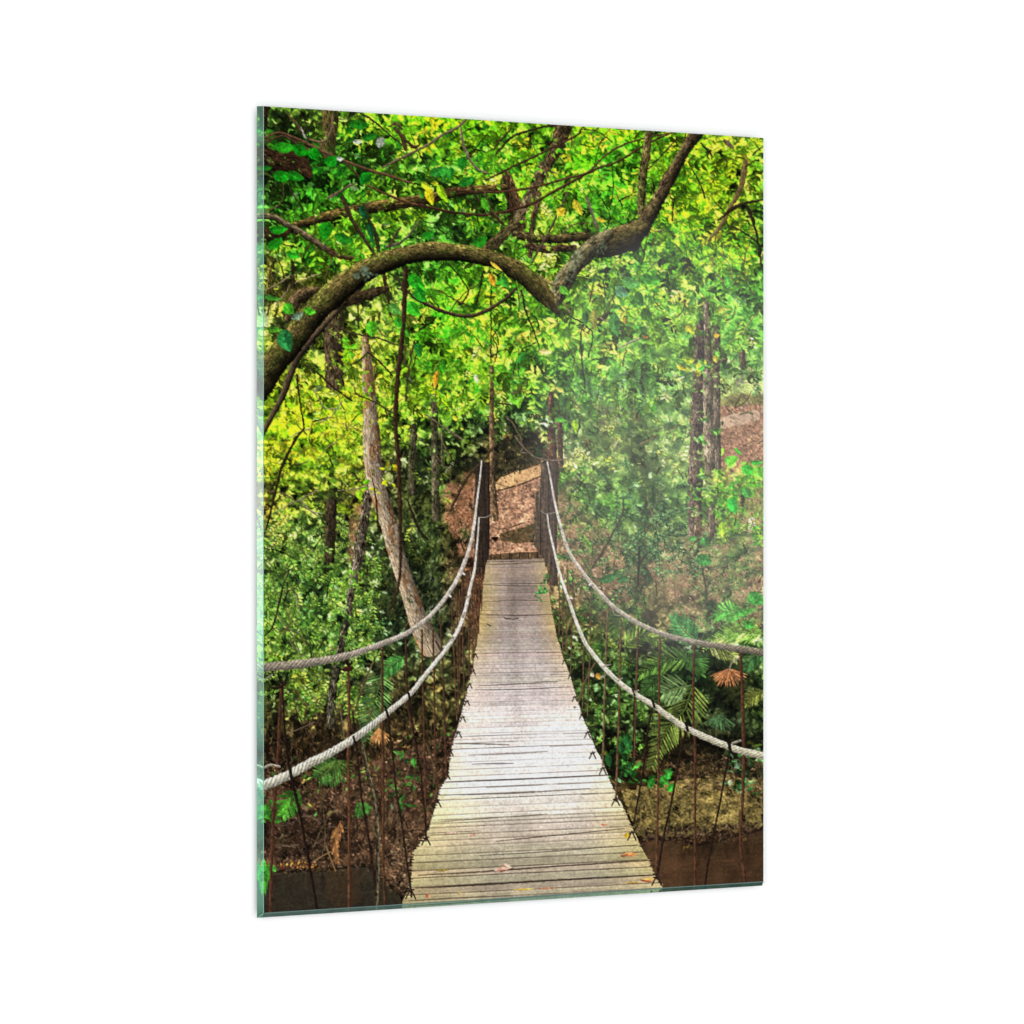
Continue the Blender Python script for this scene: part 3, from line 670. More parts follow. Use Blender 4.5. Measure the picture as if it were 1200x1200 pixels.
# ================================================================== 3b. trunks, part hidden by the leaves painted so far
bg, idb = img.copy(), ids.copy()
def trunk(s, w, col, label, lich=None, la=.7, bark=.2, amb=.5, key=.55, lig=(-1, -.2), thr=.2):
    stroke(T(s), w, rgb(*col), new_id('tree_trunk', label), light=lig, bark=bark, lichen=rgb(*lich) if lich else None, lich_amt=la, amb=amb, key=key, lich_thr=thr)
trunk('391,358 390,400 391,448', [20, 22, 21], (112, 92, 66), 'stout brown trunk under the thick curving limb', (70, 60, 42))
trunk('317,305 316,322 314,345', [9, 9, 8], (125, 115, 50), 'short olive trunk at the left edge', (80, 80, 30))
trunk('341,300 343,336', [4, 4], (62, 48, 30), 'thin dark stem behind the thick limb')
trunk('385,125 386,150 383,172 388,190', [19, 18, 17, 10], (122, 102, 58), 'olive brown trunk at the upper left', (85, 95, 40))
trunk('309,126 306,150 303,165', [10, 8, 4], (70, 48, 30), 'dark trunk in the top left corner')
trunk('508,452 508,500 509,560 510,606', [8, 8, 9, 10], (122, 112, 84), 'mottled grey trunk left of the bridge post', (70, 72, 44))
trunk('484,500 482,540 481,575', [8, 9, 10], (112, 104, 76), 'mottled grey trunk behind the hanging vine', (75, 78, 46))
trunk('517,505 517,545', [3, 3], (120, 110, 82), 'slim grey stem near the far post')
trunk('387,590 386,625 385,655', [12, 12, 13], (86, 70, 50), 'dark brown trunk in the left thicket', (60, 55, 36))
trunk('431,572 426,608 420,640 417,660 411,690 407,719', [8, 11, 12, 12, 10, 9], (142, 128, 108), 'grey speckled trunk behind the leaning pale trunk', (92, 82, 66), .9, .35, thr=.1)
trunk('404,730 392,790 388,815 386,850', [8, 10, 11, 9], (98, 92, 72), 'grey trunk behind the left hand ropes', (60, 58, 42), .9, .4)
trunk('427,395 430,440 433,490 434,512 437,554 446,589 456,618 461,641 471,673 481,702 490,730 503,756',
      [8, 13, 17, 20, 20, 20, 20, 19, 19, 20, 23, 28], (204, 180, 148), 'leaning pale trunk with rusty patches left of the bridge', (166, 112, 66), .7, .14, .52, .56, thr=.15)
# lichen patches on the leaning trunk
for q in [(440, 530), (441, 550), (447, 585), (455, 600), (462, 625), (463, 655), (470, 672), (478, 690), (484, 712), (492, 728), (437, 515), (460, 612), (488, 742)]:
    for k in range(9):
        c = ij(q[0] + rng.normal(0, 2.6), q[1] + rng.normal(0, 6))
        put(c[0], c[1], rng.uniform(3, 9), rng.uniform(2, 5), rng.uniform(1, 2), rgb(206, 200, 184) * rng.uniform(.8, 1.05), 'bit', None, .45)
trunk('575,430 575,470 575,515 576,554 577,582 579,606', [4.5, 5, 6, 6, 7, 10], (152, 122, 88), 'slender tan trunk behind the left bridge post', (105, 85, 58))
trunk('644,462 645,500 646,545 647,560', [6, 8, 14, 15], (128, 88, 66), 'reddish brown trunk behind the right bridge post', (92, 66, 50))
trunk('654,492 655,520 656,545', [6, 6, 6], (112, 80, 62), 'slim reddish trunk beside the right bridge post')
trunk('819,378 818,430 816,480 814,530 812,600 812,628', [11, 13, 15, 16, 15, 15], (126, 106, 90), 'dark left trunk of the cluster on the right', (84, 72, 58))
trunk('838,385 838,440 838,500 839,545', [8, 9, 10, 10], (140, 122, 98), 'brown right hand trunk of the cluster on the right', (90, 80, 58))
trunk('826,355 828,400 828,450 829,500 830,545', [7, 9, 11, 13, 14], (180, 160, 130), 'pale middle trunk of the cluster on the right', (112, 104, 74))
trunk('816,590 817,610 815,630', [8, 9, 9], (170, 138, 108), 'pale stump below the trunks on the right', (120, 90, 66))
trunk('832,592 833,625', [7, 8], (168, 142, 122), 'pinkish stump beside the green leaves on the right', (115, 90, 76))
trunk('868,412 869,430', [7, 6], (110, 92, 72), 'short brown trunk above the slope at the right')
# limbs standing behind the big branch
stroke(T('592,205 600,235 606,262'), [11, 17, 20], rgb(92, 70, 46), new_id('tree_trunk', 'thick brown upright trunk above the big branch'), bark=.25, light=(1, -.2))
stroke(T('606,258 592,272 578,286 566,292'), [14, 12, 13, 10], rgb(96, 84, 52), bark=.25)
stroke(T('655,146 645,180 633,208 627,240 622,267 620,300'), [9, 9, 8, 6, 6, 5], rgb(104, 82, 56), new_id('tree_trunk', 'slim brown trunk rising behind the dip of the branch'), bark=.25)
stroke(T('664,149 652,180 642,200'), [10, 8, 4], rgb(72, 58, 38), bark=.25)
stroke(T('635,192 626,215 614,240 606,255'), [8, 10, 11, 12], rgb(112, 94, 64), bark=.3, lichen=rgb(140, 130, 90), lich_amt=.6)
stroke(T('604,275 625,279 650,280 686,276'), [11, 10, 10, 11], rgb(98, 84, 52), new_id('tree_branch', 'straight mossy branch crossing behind the fork'), bark=.25, light=(0, -1), amb=.35, key=.85)
stroke(T('618,288 640,292 672,290'), [9, 10, 7], rgb(80, 62, 44), bark=.3)
stroke(T('302,183 325,190 345,192 360,204'), [20, 24, 24, 12], rgb(58, 40, 25), new_id('tree_branch', 'dark fallen limb at the upper left'), bark=.3, light=(0, -1))
stroke(T('335,264 350,263 375,256 400,250 425,245 465,239 500,233 530,226 560,222 590,220'), [6, 8, 11, 12, 13, 14, 13, 12, 10, 9], rgb(98, 80, 44),
       new_id('tree_branch', 'long mossy limb above the thick branch'), bark=.28, light=(0, -1), amb=.25, key=.95, lichen=rgb(150, 128, 60), lich_amt=.5)
stroke(T('303,253 320,255 335,264 348,271 365,281 383,294'), [8, 7, 8, 8, 8, 7], rgb(122, 106, 76), new_id('tree_branch', 'grey limb slanting down from the left edge'), bark=.22, light=(.2, -1), amb=.32, key=.85)
stroke(T('383,294 396,300 412,303'), [7, 6, 4], rgb(80, 62, 40), bark=.2)
stroke(T('303,272 325,276 340,270'), [14, 12, 6], rgb(62, 44, 28), bark=.2)

occ_n = noise(H, W, 9, 9, 2) + .7 * N_mid
gr_ = (bg[..., 1] > bg[..., 0] * 1.08) & (bg.max(2) > .22)
occ = np.clip((occ_n - np.where(PY < 330, 1.0, np.where(PY < 480, .55, 1.25)) - np.where((PX > 640) & (PY > 480), -.55, 0)) * 2.5, 0, 1) * gr_
img[:] = img * (1 - occ[..., None]) + bg * occ[..., None]
ids[:] = np.where(occ > .5, idb, ids)
for box, n, size, pal in (((430, 545, 462, 580), 20, (5, 8), [(215, 215, 30), (170, 205, 30), (235, 205, 40)]), ((405, 400, 445, 470), 30, (5, 9), YG), ((418, 560, 434, 575), 5, (6, 9), YG),
                          ((500, 440, 520, 470), 12, (5, 9), YG), ((385, 650, 430, 690), 30, (5, 9), [(140, 180, 60), (110, 165, 55)]), ((812, 380, 842, 440), 14, (6, 12), [(70, 150, 50), (190, 205, 60), (100, 170, 60)]),
                          ((808, 485, 842, 520), 12, (6, 9), [(100, 170, 70), (120, 190, 60)]), ((806, 540, 842, 590), 26, (6, 10), [(110, 170, 70), (130, 195, 60), (80, 130, 66)])):
    group(n, box, size, pal, clump=max(3, n // 5))
# ================================================================== 4. bridge: far beam, posts, deck
bm_id = new_id('beam', 'short dark cross boards at the far end of the deck')
m = polymask(T('568,650 600,647 634,646 635,655 568,657'))
img[m] = rgb(92, 72, 50) * np.clip(1 + .2 * N_mid[m] + .2 * N_fine[m], .4, 1.6)[:, None]
ids[m] = bm_id
for k in range(6):
    stroke([[574 + k * 11, 648], [574 + k * 11, 655]], 1.1, rgb(50, 38, 26), bark=0)
for s in (((556, 541), (573, 541), (573, 600), (572, 648), (569, 662), (567, 676), (558, 676), (555, 660), (554, 600), (555, 575)),):
    lp = new_id('post', 'dark left post of the bridge')
    m = polymask(s, rough=.3)
    tx = np.clip((PX[m] - 553) / 20, 0, 1)
    g = noise(H, W, 60, 3, 3)
    img[m] = (rgb(62, 52, 42) * (1 - tx)[:, None] + rgb(40, 31, 26) * tx[:, None]) * np.clip(1 + .25 * g[m] + .12 * N_fine[m], .3, 1.8)[:, None]
    ids[m] = lp
rp = new_id('post', 'hazy brown right post of the bridge')
m = polymask(((632, 543), (652, 541), (652, 600), (651, 655), (653, 685), (643, 686), (639, 660), (633, 655), (627, 640), (626, 578), (632, 572)), rough=.3)
tx = np.clip((PX[m] - 626) / 26, 0, 1)
img[m] = (rgb(98, 82, 66) * (1 - tx)[:, None] + rgb(70, 56, 46) * tx[:, None]) * np.clip(1 + .2 * g[m] + .12 * N_fine[m], .3, 1.7)[:, None]  # glare haze put into the lighter brown of this post
ids[m] = rp
stroke(T('632,572 632,650'), 1.2, rgb(52, 42, 34), bark=0); stroke(T('641,545 641,600'), 1., rgb(60, 48, 40), bark=0)
stroke(T('625,600 626,640'), 2.5, rgb(120, 108, 84), bark=.2)
# weeds and dark shade where the posts meet the deck
group(70, (548, 660, 572, 715), (3, 7), [(70, 52, 34), (46, 36, 24), (96, 70, 48), (120, 60, 40)], kind='blade', asp=(.15, .3), ang=1.5, spread=.6)

LE = T('569,656 565,685 561,720 557,754 555,769 549,797 544,818 537,845 528,876 523,911 517,919 513,927 507,953 500,973 493,984 482,999 480,1037 470,1056 475,1080')
RE = T('636,654 640,685 646,720 651,745 658,768 667,792 674,815 681,839 689,857 698,880 702,885 716,920 727,941 737,964 748,988 760,1010 767,1025 776,1041 790,1075')
dk_id = new_id('plank_deck', 'weathered plank walkway of the bridge receding to the posts')
deck = polymask(np.vstack([LE, RE[::-1]]), rough=.25)
yl = np.interp(PY[deck], LE[:, 1], LE[:, 0]); yr = np.interp(PY[deck], RE[:, 1], RE[:, 0])
tx = np.clip((PX[deck] - yl) / (yr - yl), 0, 1); py = PY[deck]
slope = np.interp(py, [655, 720, 800, 900, 1040], [-.02, -.012, -.02, -.042, -.05])
pv = py - slope * (PX[deck] - (yl + yr) / 2)
bounds = [648.]
while bounds[-1] < 1085:
    y = bounds[-1]
    sp = np.interp(y, [655, 720, 800, 860, 920, 980, 1040], [3.6, 3.4, 4.0, 4.6, 5.2, 6.0, 8.5])
    bounds.append(y + sp * rng.uniform(.6, 1.65))
bounds = np.array(bounds)
pi = np.clip(np.searchsorted(bounds, pv) - 1, 0, len(bounds) - 2)
fr = (pv - bounds[pi]) / (bounds[pi + 1] - bounds[pi])
hgt = bounds[pi + 1] - bounds[pi]
KY = [655, 690, 730, 780, 830, 880, 920, 960, 1000, 1040, 1075]
mid = np.array([(150, 132, 122), (146, 132, 124), (152, 140, 134), (178, 170, 168), (212, 203, 203), (240, 234, 234), (238, 232, 230), (214, 204, 192), (192, 182, 160), (174, 164, 142), (160, 152, 128)]) / 255  # bright light on the middle planks baked into this colour
lef = np.array([(158, 142, 116), (166, 150, 108), (176, 154, 98), (190, 174, 156), (212, 198, 190), (228, 212, 198), (240, 220, 188), (238, 226, 176), (202, 188, 142), (178, 164, 122), (154, 146, 112)]) / 255
rig = np.array([(156, 140, 112), (164, 150, 106), (184, 160, 114), (196, 178, 156), (216, 202, 194), (230, 216, 206), (234, 216, 188), (205, 192, 148), (182, 168, 118), (186, 172, 132), (172, 160, 120)]) / 255
ip = lambda A: np.stack([np.interp(py, KY, A[:, k]) for k in range(3)], 1)
wl = np.clip(1 - tx / .33, 0, 1)[:, None] ** 1.1; wr_ = np.clip((tx - .74) / .26, 0, 1)[:, None] ** 1.1
c = (ip(mid) * (1 - wl - wr_) + ip(lef) * wl + ip(rig) * wr_) * np.interp(py, [655, 780, 860, 940, 1040], [1.12, 1.19, 1.15, 1.10, 1.06])[:, None] * np.array([1.015, 1.0, .975])
grain = noise(H, W, 1.6, 70, 3); grain2 = noise(H, W, 3, 30, 3)
nb = len(bounds)
ptone = rng.normal(.0, .035, nb); phue = rng.normal(0, .009, (nb, 3))
c = c * (1 + ptone[pi])[:, None] + phue[pi] * .6
# worn grey streak down the middle
c *= (1 - .10 * np.exp(-((tx - .46) / .07) ** 2) * np.clip(1.2 - abs(py - 720) / 190, .35, 1))[:, None]
amp = np.interp(py, [655, 780, 900, 1040], [.026, .02, .02, .04])
c *= np.clip(1 + amp * grain[deck] + .028 * grain2[deck] + .012 * N_fine[deck], .5, 1.3)[:, None]
gapw = np.interp(py, [655, 800, 900, 1040], [.42, .55, .8, 1.1]) * (rng.uniform(.5, 1.25, nb))[pi]
strong = np.where(rng.random(nb) < .16, 1., np.interp(bounds, [655, 760, 850, 930, 1040], [.30, .28, .42, .55, .7]) * rng.uniform(.35, 1.15, nb))
d = np.minimum((1 - fr) * hgt * .8 + .0, fr * hgt + .35)
gv = np.clip(1.2 + .5 * grain2[deck], .3, 1.4)
gap = np.clip(1.15 - d / gapw, 0, 1) * np.clip(strong[pi] * gv, 0, 1)
c = c * (1 - gap[:, None]) + gap[:, None] * rgb(62, 48, 38)
hl = np.clip(1 - abs(fr * hgt - 1.4) / 1.1, 0, 1) * np.interp(py, [700, 850, 1000], [0, .05, .08])
c = c * (1 + hl[:, None])
c *= np.clip(1 + .045 * N_big[deck] + .02 * N_clump[deck], .8, 1.15)[:, None]
img[deck] = np.clip(c, 0, 1); ids[deck] = dk_id
# wide dark gaps seen in the picture
for s, w in (('560,803 600,801 652,798', 1.0), ('556,808 610,807 667,804', 1.1), ('532,871 560,871 595,872', 1.4), ('548,884 600,882 640,880', 1.), ('552,895 580,894 600,894', 1.2),
             ('521,916 560,914 620,912 711,907', 1.6), ('514,931 560,930 615,928 690,923', 1.3), ('503,963 560,959 640,953', .9), ('500,976 560,973', 1.), ('580,985 640,979 730,970', 1.4),
             ('489,1025 560,1021 640,1015 764,1007', 1.9), ('486,1040 560,1036 640,1031 768,1024', 2.6), ('560,1002 640,997 745,989', 1.2), ('480,1055 540,1051 600,1049', .9),
             ('566,661 600,660 636,658', .8), ('565,685 600,686 640,686', .8), ('562,705 600,703 643,704', .7), ('563,719 610,721 646,719', .7)):
    stroke(T(s), [w * .5, w, w, w * .6], rgb(58, 44, 36), dk_id, bark=.12, amb=.8, key=.2, op=.85)
for s in ('590,724 600,725 606,724', '570,731 574,733'):
    stroke(T(s), 1.4, rgb(70, 58, 52), dk_id, bark=0)
for (x, y, l, w, a, col) in [(588, 1017, 42, 13, -.15, (226, 172, 150)), (593, 1014, 20, 12, .6, (236, 188, 165)), (500, 1049, 12, 9, 1, (214, 122, 90)), (537, 1046, 12, 6, .4, (220, 180, 110)),
                             (553, 977, 16, 5, -.2, (220, 158, 135)), (528, 975, 34, 5, -.05, (232, 190, 165)), (738, 1000, 30, 11, .1, (226, 150, 90)), (730, 1001, 18, 6, -.3, (140, 70, 40)),
                             (706, 965, 14, 5, .1, (205, 120, 80)), (734, 978, 14, 16, 1.2, (225, 185, 60)), (760, 1029, 36, 9, .05, (210, 160, 90)), (755, 1031, 30, 4, .2, (120, 45, 30)),
                             (612, 1041, 50, 5, -.05, (215, 180, 80)), (640, 1040, 50, 4, -.05, (180, 120, 90)), (517, 1019, 30, 5, .0, (130, 110, 40)), (672, 828, 8, 4, 0, (90, 50, 40)), (740, 1033, 34, 5, 0, (170, 140, 70))]:
    q = ij(x, y); put(q[0], q[1], l, w, a, rgb(*col), 'leaf2', dk_id)
stroke(T('585,1020 592,1019 600,1016'), 1., rgb(110, 70, 55), dk_id, bark=0)
# ragged plank ends
for A, sg in ((LE, -1), (RE, 1)):
    for y in np.arange(690, 1045, 3.2):
        x = np.interp(y, A[:, 1], A[:, 0]); k = (y - 640) / 400
        if rng.random() < .55:
            stroke([[x - sg * rng.uniform(0, 2) * k, y], [x + sg * rng.uniform(.5, 3.5) * k, y]], .6 + 1.1 * k, rgb(*[(70, 56, 40), (176, 160, 120), (40, 30, 22)][rng.integers(3)]), bark=0)
for (x, y) in [(634, 690), (631, 696), (637, 692), (630, 700), (640, 676), (636, 681)]:
    group(6, (x - 4, y - 3, x + 4, y + 3), (3, 5), [(50, 120, 60), (70, 140, 60)])

# ================================================================== 5. palms
def frond(s, l0, l1, n, col, label=None, wd=2.4, ang=.9, col2=None, pid=None, curve=.0):
    """midrib given from base to tip, leaflets on both sides."""
    if pid is None: pid = new_id('palm_frond', label)
    q = spline(P(T(s)))
    d = np.hypot(*np.diff(q, axis=0).T); S = np.r_[0, np.cumsum(d)]
    for k in range(n):
        f = (k + .5) / n; t = f * S[-1]
        x, y = np.interp(t, S, q[:, 0]), np.interp(t, S, q[:, 1])
        x2, y2 = np.interp(min(t + 4, S[-1]), S, q[:, 0]), np.interp(min(t + 4, S[-1]), S, q[:, 1])
        x1_, y1_ = np.interp(max(t - 4, 0), S, q[:, 0]), np.interp(max(t - 4, 0), S, q[:, 1])
        a = math.atan2(y2 - y1_, x2 - x1_)
        L = (l0 + (l1 - l0) * f) * (.55 + .45 * math.sin(math.pi * min(1, f * 1.1 + .12))) * SS
        for sd in (-1, 1):
            b = a + sd * (ang - .25 * f) + rng.normal(0, .05)
            cc = 1.3 * rgb(*(col2 if col2 and rng.random() < .35 else col)) * rng.uniform(.72, 1.18) * (1.08 if sd < 0 else .85)
            ex, ey = x + L * math.cos(b) * .5, y + L * math.sin(b) * .5 + curve * SS
            put(ex, ey, L, wd * SS * rng.uniform(.8, 1.1), b, cc, 'blade', pid)
    stroke(T(s), [1.6, .8], rgb(*col) * 1.25, pid, bark=0)
def fan(x, y, l, a0, a1, n, col, label, wd=2.2):
    pid = new_id('palm_frond', label); q = ij(x, y)
    for k in range(n):
        a = a0 + (a1 - a0) * k / (n - 1) + rng.normal(0, .04); L = l * SS * rng.uniform(.8, 1.05)
        put(q[0] + L * .5 * math.cos(a), q[1] + L * .5 * math.sin(a), L, wd * SS, a, rgb(*col) * rng.uniform(.7, 1.25), 'blade', pid)
# shadow among the palms
m = polymask(T('735,750 893,765 893,875 820,880 760,840 735,800'), rough=4)
img[m] *= .7
frond('816,752 800,738 788,722', 26, 14, 16, (62, 118, 60), 'blue green frond above the right upper rope')
frond('730,758 748,744 765,748 776,758', 22, 14, 15, (78, 104, 40), 'arching olive frond below the right upper rope', col2=(110, 130, 56))
frond('735,715 722,728 718,745', 20, 12, 12, (58, 86, 34), 'dark frond near the far end of the right ropes')
frond('806,770 785,772 765,780 748,790', 26, 18, 18, (66, 96, 40), 'broad shadowed frond behind the right hangers', col2=(92, 118, 50))
frond('802,762 815,775 820,790', 22, 14, 12, (60, 96, 44), 'small dark frond behind the right hangers')
frond('775,790 765,800 752,812', 20, 14, 12, (52, 78, 38), 'dim frond low behind the right hangers')
frond('893,742 870,740 850,742 832,750', 24, 14, 18, (112, 150, 62), 'light green frond at the right edge above the rope', col2=(150, 180, 90))
frond('828,755 850,762 862,772', 20, 14, 13, (150, 160, 84), 'yellowish frond tips hanging under the right upper rope', col2=(186, 190, 120))
frond('868,722 850,716 838,722', 22, 14, 13, (84, 160, 62), 'bright frond in the haze at the right', col2=(110, 190, 80))
frond('893,760 880,770 872,785', 22, 14, 12, (52, 86, 46), 'dark frond at the right edge below the rope')
frond('812,800 806,816 800,832 786,846 774,868 762,898', 42, 18, 26, (92, 108, 48), 'large olive frond drooping between the right hangers', 2.6, 1.0, (122, 132, 62))
frond('806,803 790,806 776,812', 30, 22, 13, (104, 128, 78), 'grey green frond tip beside the large drooping frond', 2.2)
fan(842, 836, 24, .7, 2.6, 13, (74, 106, 66), 'small fan palm below the right lower rope end')
fan(852, 783, 25, .35, 2.75, 30, (208, 138, 88), 'dead orange brown palm leaf at the right', 1.8)
stroke(T('853,785 856,776 864,770'), 1.4, rgb(190, 180, 160), bark=0)
frond('893,808 882,815 872,824', 16, 12, 10, (104, 110, 50), 'olive frond at the right edge between the ropes')
frond('446,790 440,815 432,840 428,868', 26, 16, 26, (62, 98, 52), 'green palm frond behind the left lower rope', 1.6, 1.1, (88, 128, 66))
frond('472,770 458,780 450,792', 16, 12, 10, (60, 112, 50), 'small green frond behind the left hangers')
fan(443, 853, 22, .7, 2.2, 14, (196, 140, 84), 'dead tan palm leaf under the left lower rope')
frond('398,893 384,902 372,912', 26, 20, 14, (60, 96, 42), 'green frond tips under the near left rope', 2.4, 1.2, (84, 122, 54))
fan(392, 890, 26, .2, 2.7, 17, (84, 112, 48), 'yellow green fan under the near left rope', 1.6)
frond('350,925 338,940 330,955', 22, 20, 6, (60, 112, 38), 'broad bright leaf at the lower left', 4)
frond('418,940 426,952', 16, 12, 7, (58, 104, 42), 'green leaf tuft on the left bank', 2.6)
frond('398,962 392,985 394,1008', 16, 12, 12, (150, 104, 62), 'hanging dead brown frond above the water', 2.4, .5, (110, 76, 46))
stroke(T('381,990 386,1005 392,1020'), 1.6, rgb(170, 130, 84), bark=0)
stroke(T('366,1010 376,1003 386,998'), 1.2, rgb(190, 150, 104), bark=0)

# ================================================================== 6. the big curving branch and its twigs
def twig(s, w, col, label=None, op=1., light=(-.2, -1), amb=.45, key=.7, bark=.12):
    stroke(T(s), w, rgb(*col), new_id('twig', label) if label else None, bark=bark, op=op, light=light, amb=amb, key=key)
twig('309,162 325,156 342,161 363,171 386,182 421,196 447,204 482,215', [2.5, 2.5, 3, 3.2, 3.5, 3, 3, 2], (120, 86, 60), 'reddish brown twig sloping across the upper left')
twig('309,167 330,160 350,170 372,182', [2, 2.5, 2.5, 2], (100, 72, 50))
twig('336,134 346,146 358,163', [3, 3, 2], (120, 90, 62)); twig('352,150 357,162', [1.5, 2.5], (215, 205, 190))
twig('389,135 388,150 382,163 374,167 362,164', [2.5, 3, 3, 2.5, 2], (150, 125, 92), 'curled pale twig against the upper left trunk')
twig('402,190 414,202 424,212', 2.2, (92, 66, 42))
twig('430,218 450,227 475,237 500,243', [2.5, 3, 3, 2.5], (110, 76, 48))
twig('383,232 400,223 416,215', [3, 2.5, 2], (130, 106, 82))
twig('447,197 474,183 500,170 513,161 537,148 545,140', [2, 2.6, 3, 3, 3, 2.5], (138, 118, 88), 'pale twig rising to the top edge')
twig('400,232 412,259 423,276 437,297', [5, 4.5, 4, 3.5], (78, 62, 44), 'dark twig falling onto the thick branch')
twig('425,240 433,262 440,278 443,294', [3, 5, 5, 5], (66, 66, 36))
twig('452,290 470,283 483,270 492,258', [3.5, 3, 2.5, 1.5], (120, 108, 88)); twig('455,288 462,276 468,268', [3, 3, 2], (92, 76, 56))
twig('460,150 470,160 475,175', [2, 6, 5], (96, 76, 48)); twig('455,148 462,145 470,152', [3, 4, 3], (112, 92, 58)); twig('475,165 484,172 490,170', [4, 4, 2], (80, 62, 40))
twig('425,135 440,145 455,158 470,170', [3, 2.5, 2, 2], (86, 66, 44))
twig('490,240 525,248 565,252 595,247 621,239 647,225 674,210 700,197 721,190 756,169 786,155', [3, 3, 3, 3, 3, 3, 3, 2.6, 2.4, 2.2, 2], (84, 52, 38), 'long sagging vine across the canopy')
twig('525,222 560,225 595,224 630,218 656,211 679,205 690,200 711,180 739,166 781,156', [2.6, 3, 2.8, 2.6, 2.4, 2.4, 2.4, 2.2, 2, 1.6], (100, 66, 44), 'second vine just above the sagging one')
twig('569,211 598,196 626,183 652,170 674,159 680,150', [2, 2.4, 2.6, 2.6, 2.4, 1.6], (84, 62, 42), 'thin dark twig slanting through the canopy')
twig('539,150 542,171 551,190 560,199 570,203', [2.4, 2.8, 2.8, 2.4, 2], (160, 140, 112), 'curved pale twig in the canopy')
twig('577,175 585,165 597,152', [2.4, 2.4, 2], (86, 60, 40)); twig('580,180 600,160 630,150 650,147', [3, 3, 3, 2.5], (62, 50, 32))
twig('550,215 560,235 575,250 588,262', [3, 3, 3, 4], (74, 56, 38))
twig('566,223 572,240 582,255', 1.6, (120, 100, 70))
twig('664,226 650,255 640,275 630,292 622,308', [1.8, 2.2, 2.4, 2.4, 2.4], (110, 94, 68), 'thin stem leaning against the fork')
twig('872,190 867,218 854,243 842,266 828,282', [7, 6, 5, 5, 2.5], (150, 126, 74), 'tan broken limb at the upper right')
twig('893,234 874,237 856,245 840,258', [3, 4, 5, 2], (62, 50, 32)); twig('875,243 882,262 886,278 891,311', [5, 3.5, 2.6, 2.2], (58, 46, 32))
twig('856,264 879,278 891,290', [1.8, 2, 1.8], (56, 46, 30)); twig('809,197 819,215 825,232', [1.8, 2, 1.8], (66, 48, 34))
twig('755,201 774,182 793,161', 1.6, (66, 52, 36)); twig('848,165 857,172', [5, 5], (140, 120, 88)); twig('820,168 832,182', 2, (50, 40, 28))
twig('686,232 694,255 700,268', [3.5, 4, 3], (150, 136, 112)); twig('872,195 884,187', 1.6, (70, 56, 36))
twig('574,320 574,380 574,424', 1.5, (50, 48, 24)); twig('609,340 616,368 625,390 632,413', [1.8, 2, 1.8, 1.4], (44, 62, 26))
twig('576,394 585,380 595,372', 1.4, (60, 44, 28)); twig('576,396 582,408 578,424', 1.4, (56, 44, 28))
twig('658,366 670,372 682,378', 1.8, (50, 50, 26)); twig('682,380 679,397 681,424 684,455', 1.7, (58, 52, 34)); twig('686,382 693,392 688,418', 1.7, (54, 50, 32))
twig('626,401 612,408 604,422 600,438', 1.5, (62, 64, 34)); twig('525,310 540,328 548,343 538,356', 1.8, (52, 44, 26)); twig('565,317 560,340 557,357', 1.8, (50, 42, 26))
twig('512,340 530,350 548,358', 1.6, (120, 84, 50)); twig('700,372 715,378 726,388', 1.6, (180, 150, 112)); twig('723,408 735,402 748,396', 2, (205, 185, 160))
twig('790,372 798,365 802,352', 2, (120, 96, 66)); twig('498,486 515,498 540,515', 1.6, (150, 132, 100), 'thin pale vine near the slim tan trunk')
twig('592,488 602,500 612,522', [1.6, 1.8, 1.4], (140, 122, 92))
twig('602,511 612,524 625,535 640,539 655,539 666,536', [1.8, 2, 2, 2.2, 2, 1.4], (150, 130, 104), 'curved pale vine above the right bridge post')
twig('612,524 609,530 616,531', 1., (160, 145, 120))
twig('527,598 535,580 546,560 556,548 565,540 576,525', [2.8, 2.8, 2.6, 2.6, 2.4, 2], (82, 66, 46), 'bent stem beside the left bridge post')
twig('511,505 525,535', 1.4, (150, 130, 90)); twig('490,512 506,530 524,550', 1.4, (130, 112, 76))
twig('693,664 705,645 716,625 728,600 729,585', [2.4, 2.6, 2.4, 2, 1.4], (96, 84, 62), 'leaning stem on the slope at the right')
twig('746,685 747,660 748,640', 2.4, (58, 48, 32)); twig('748,660 757,648', 1.8, (58, 48, 32))
twig('820,660 826,690 826,712', 2, (98, 92, 72)); twig('764,600 771,580 773,570', 1.8, (150, 138, 116))
twig('807,445 822,448 832,435 848,420', [1.6, 2.2, 1.8, 1.4], (170, 145, 108)); twig('862,452 868,440', 2, (205, 190, 165)); twig('861,447 873,447', 1.5, (205, 190, 165))
# grass stems and sticks at the left
for s, c in (('322,600 340,590 372,574', (190, 178, 130)), ('352,585 362,598 376,602', (195, 190, 160)), ('308,575 330,578 350,590 372,605', (150, 125, 90)), ('370,540 382,525 395,515', (200, 180, 110)),
             ('395,575 420,572 428,568', (180, 165, 120)), ('340,512 352,505 362,503', (190, 180, 150)), ('373,495 388,486 400,470', (185, 175, 140)), ('325,722 342,745 352,770', (150, 130, 100)),
             ('330,735 348,742 358,755', (130, 112, 85)), ('332,692 344,690 352,680', (120, 105, 80)), ('345,695 350,715', (170, 160, 140)), ('336,748 348,765', (140, 120, 92)),
             ('335,860 352,853 368,846', (140, 118, 92)), ('345,830 355,850 362,862 375,838', (88, 70, 50)), ('398,832 402,865', (150, 128, 100)), ('310,340 330,330 340,322', (200, 175, 130)),
             ('322,358 332,345 338,335', (190, 160, 130)), ('345,332 362,325 375,320', (205, 185, 120)), ('308,440 320,428', (120, 90, 60)), ('366,455 372,468 380,478 392,480', (200, 185, 140)), ('300,803 318,790', (190, 190, 165))):
    twig(s, 1.3, c, bark=.1)
twig('355,502 345,516 330,545 323,571 316,600 311,620', [2.2, 3, 3, 2.8, 2.6, 2], (58, 44, 28), 'dark curved stem at the left edge')
twig('347,440 350,467 355,502', [2.4, 2.4, 2.2], (56, 46, 28))
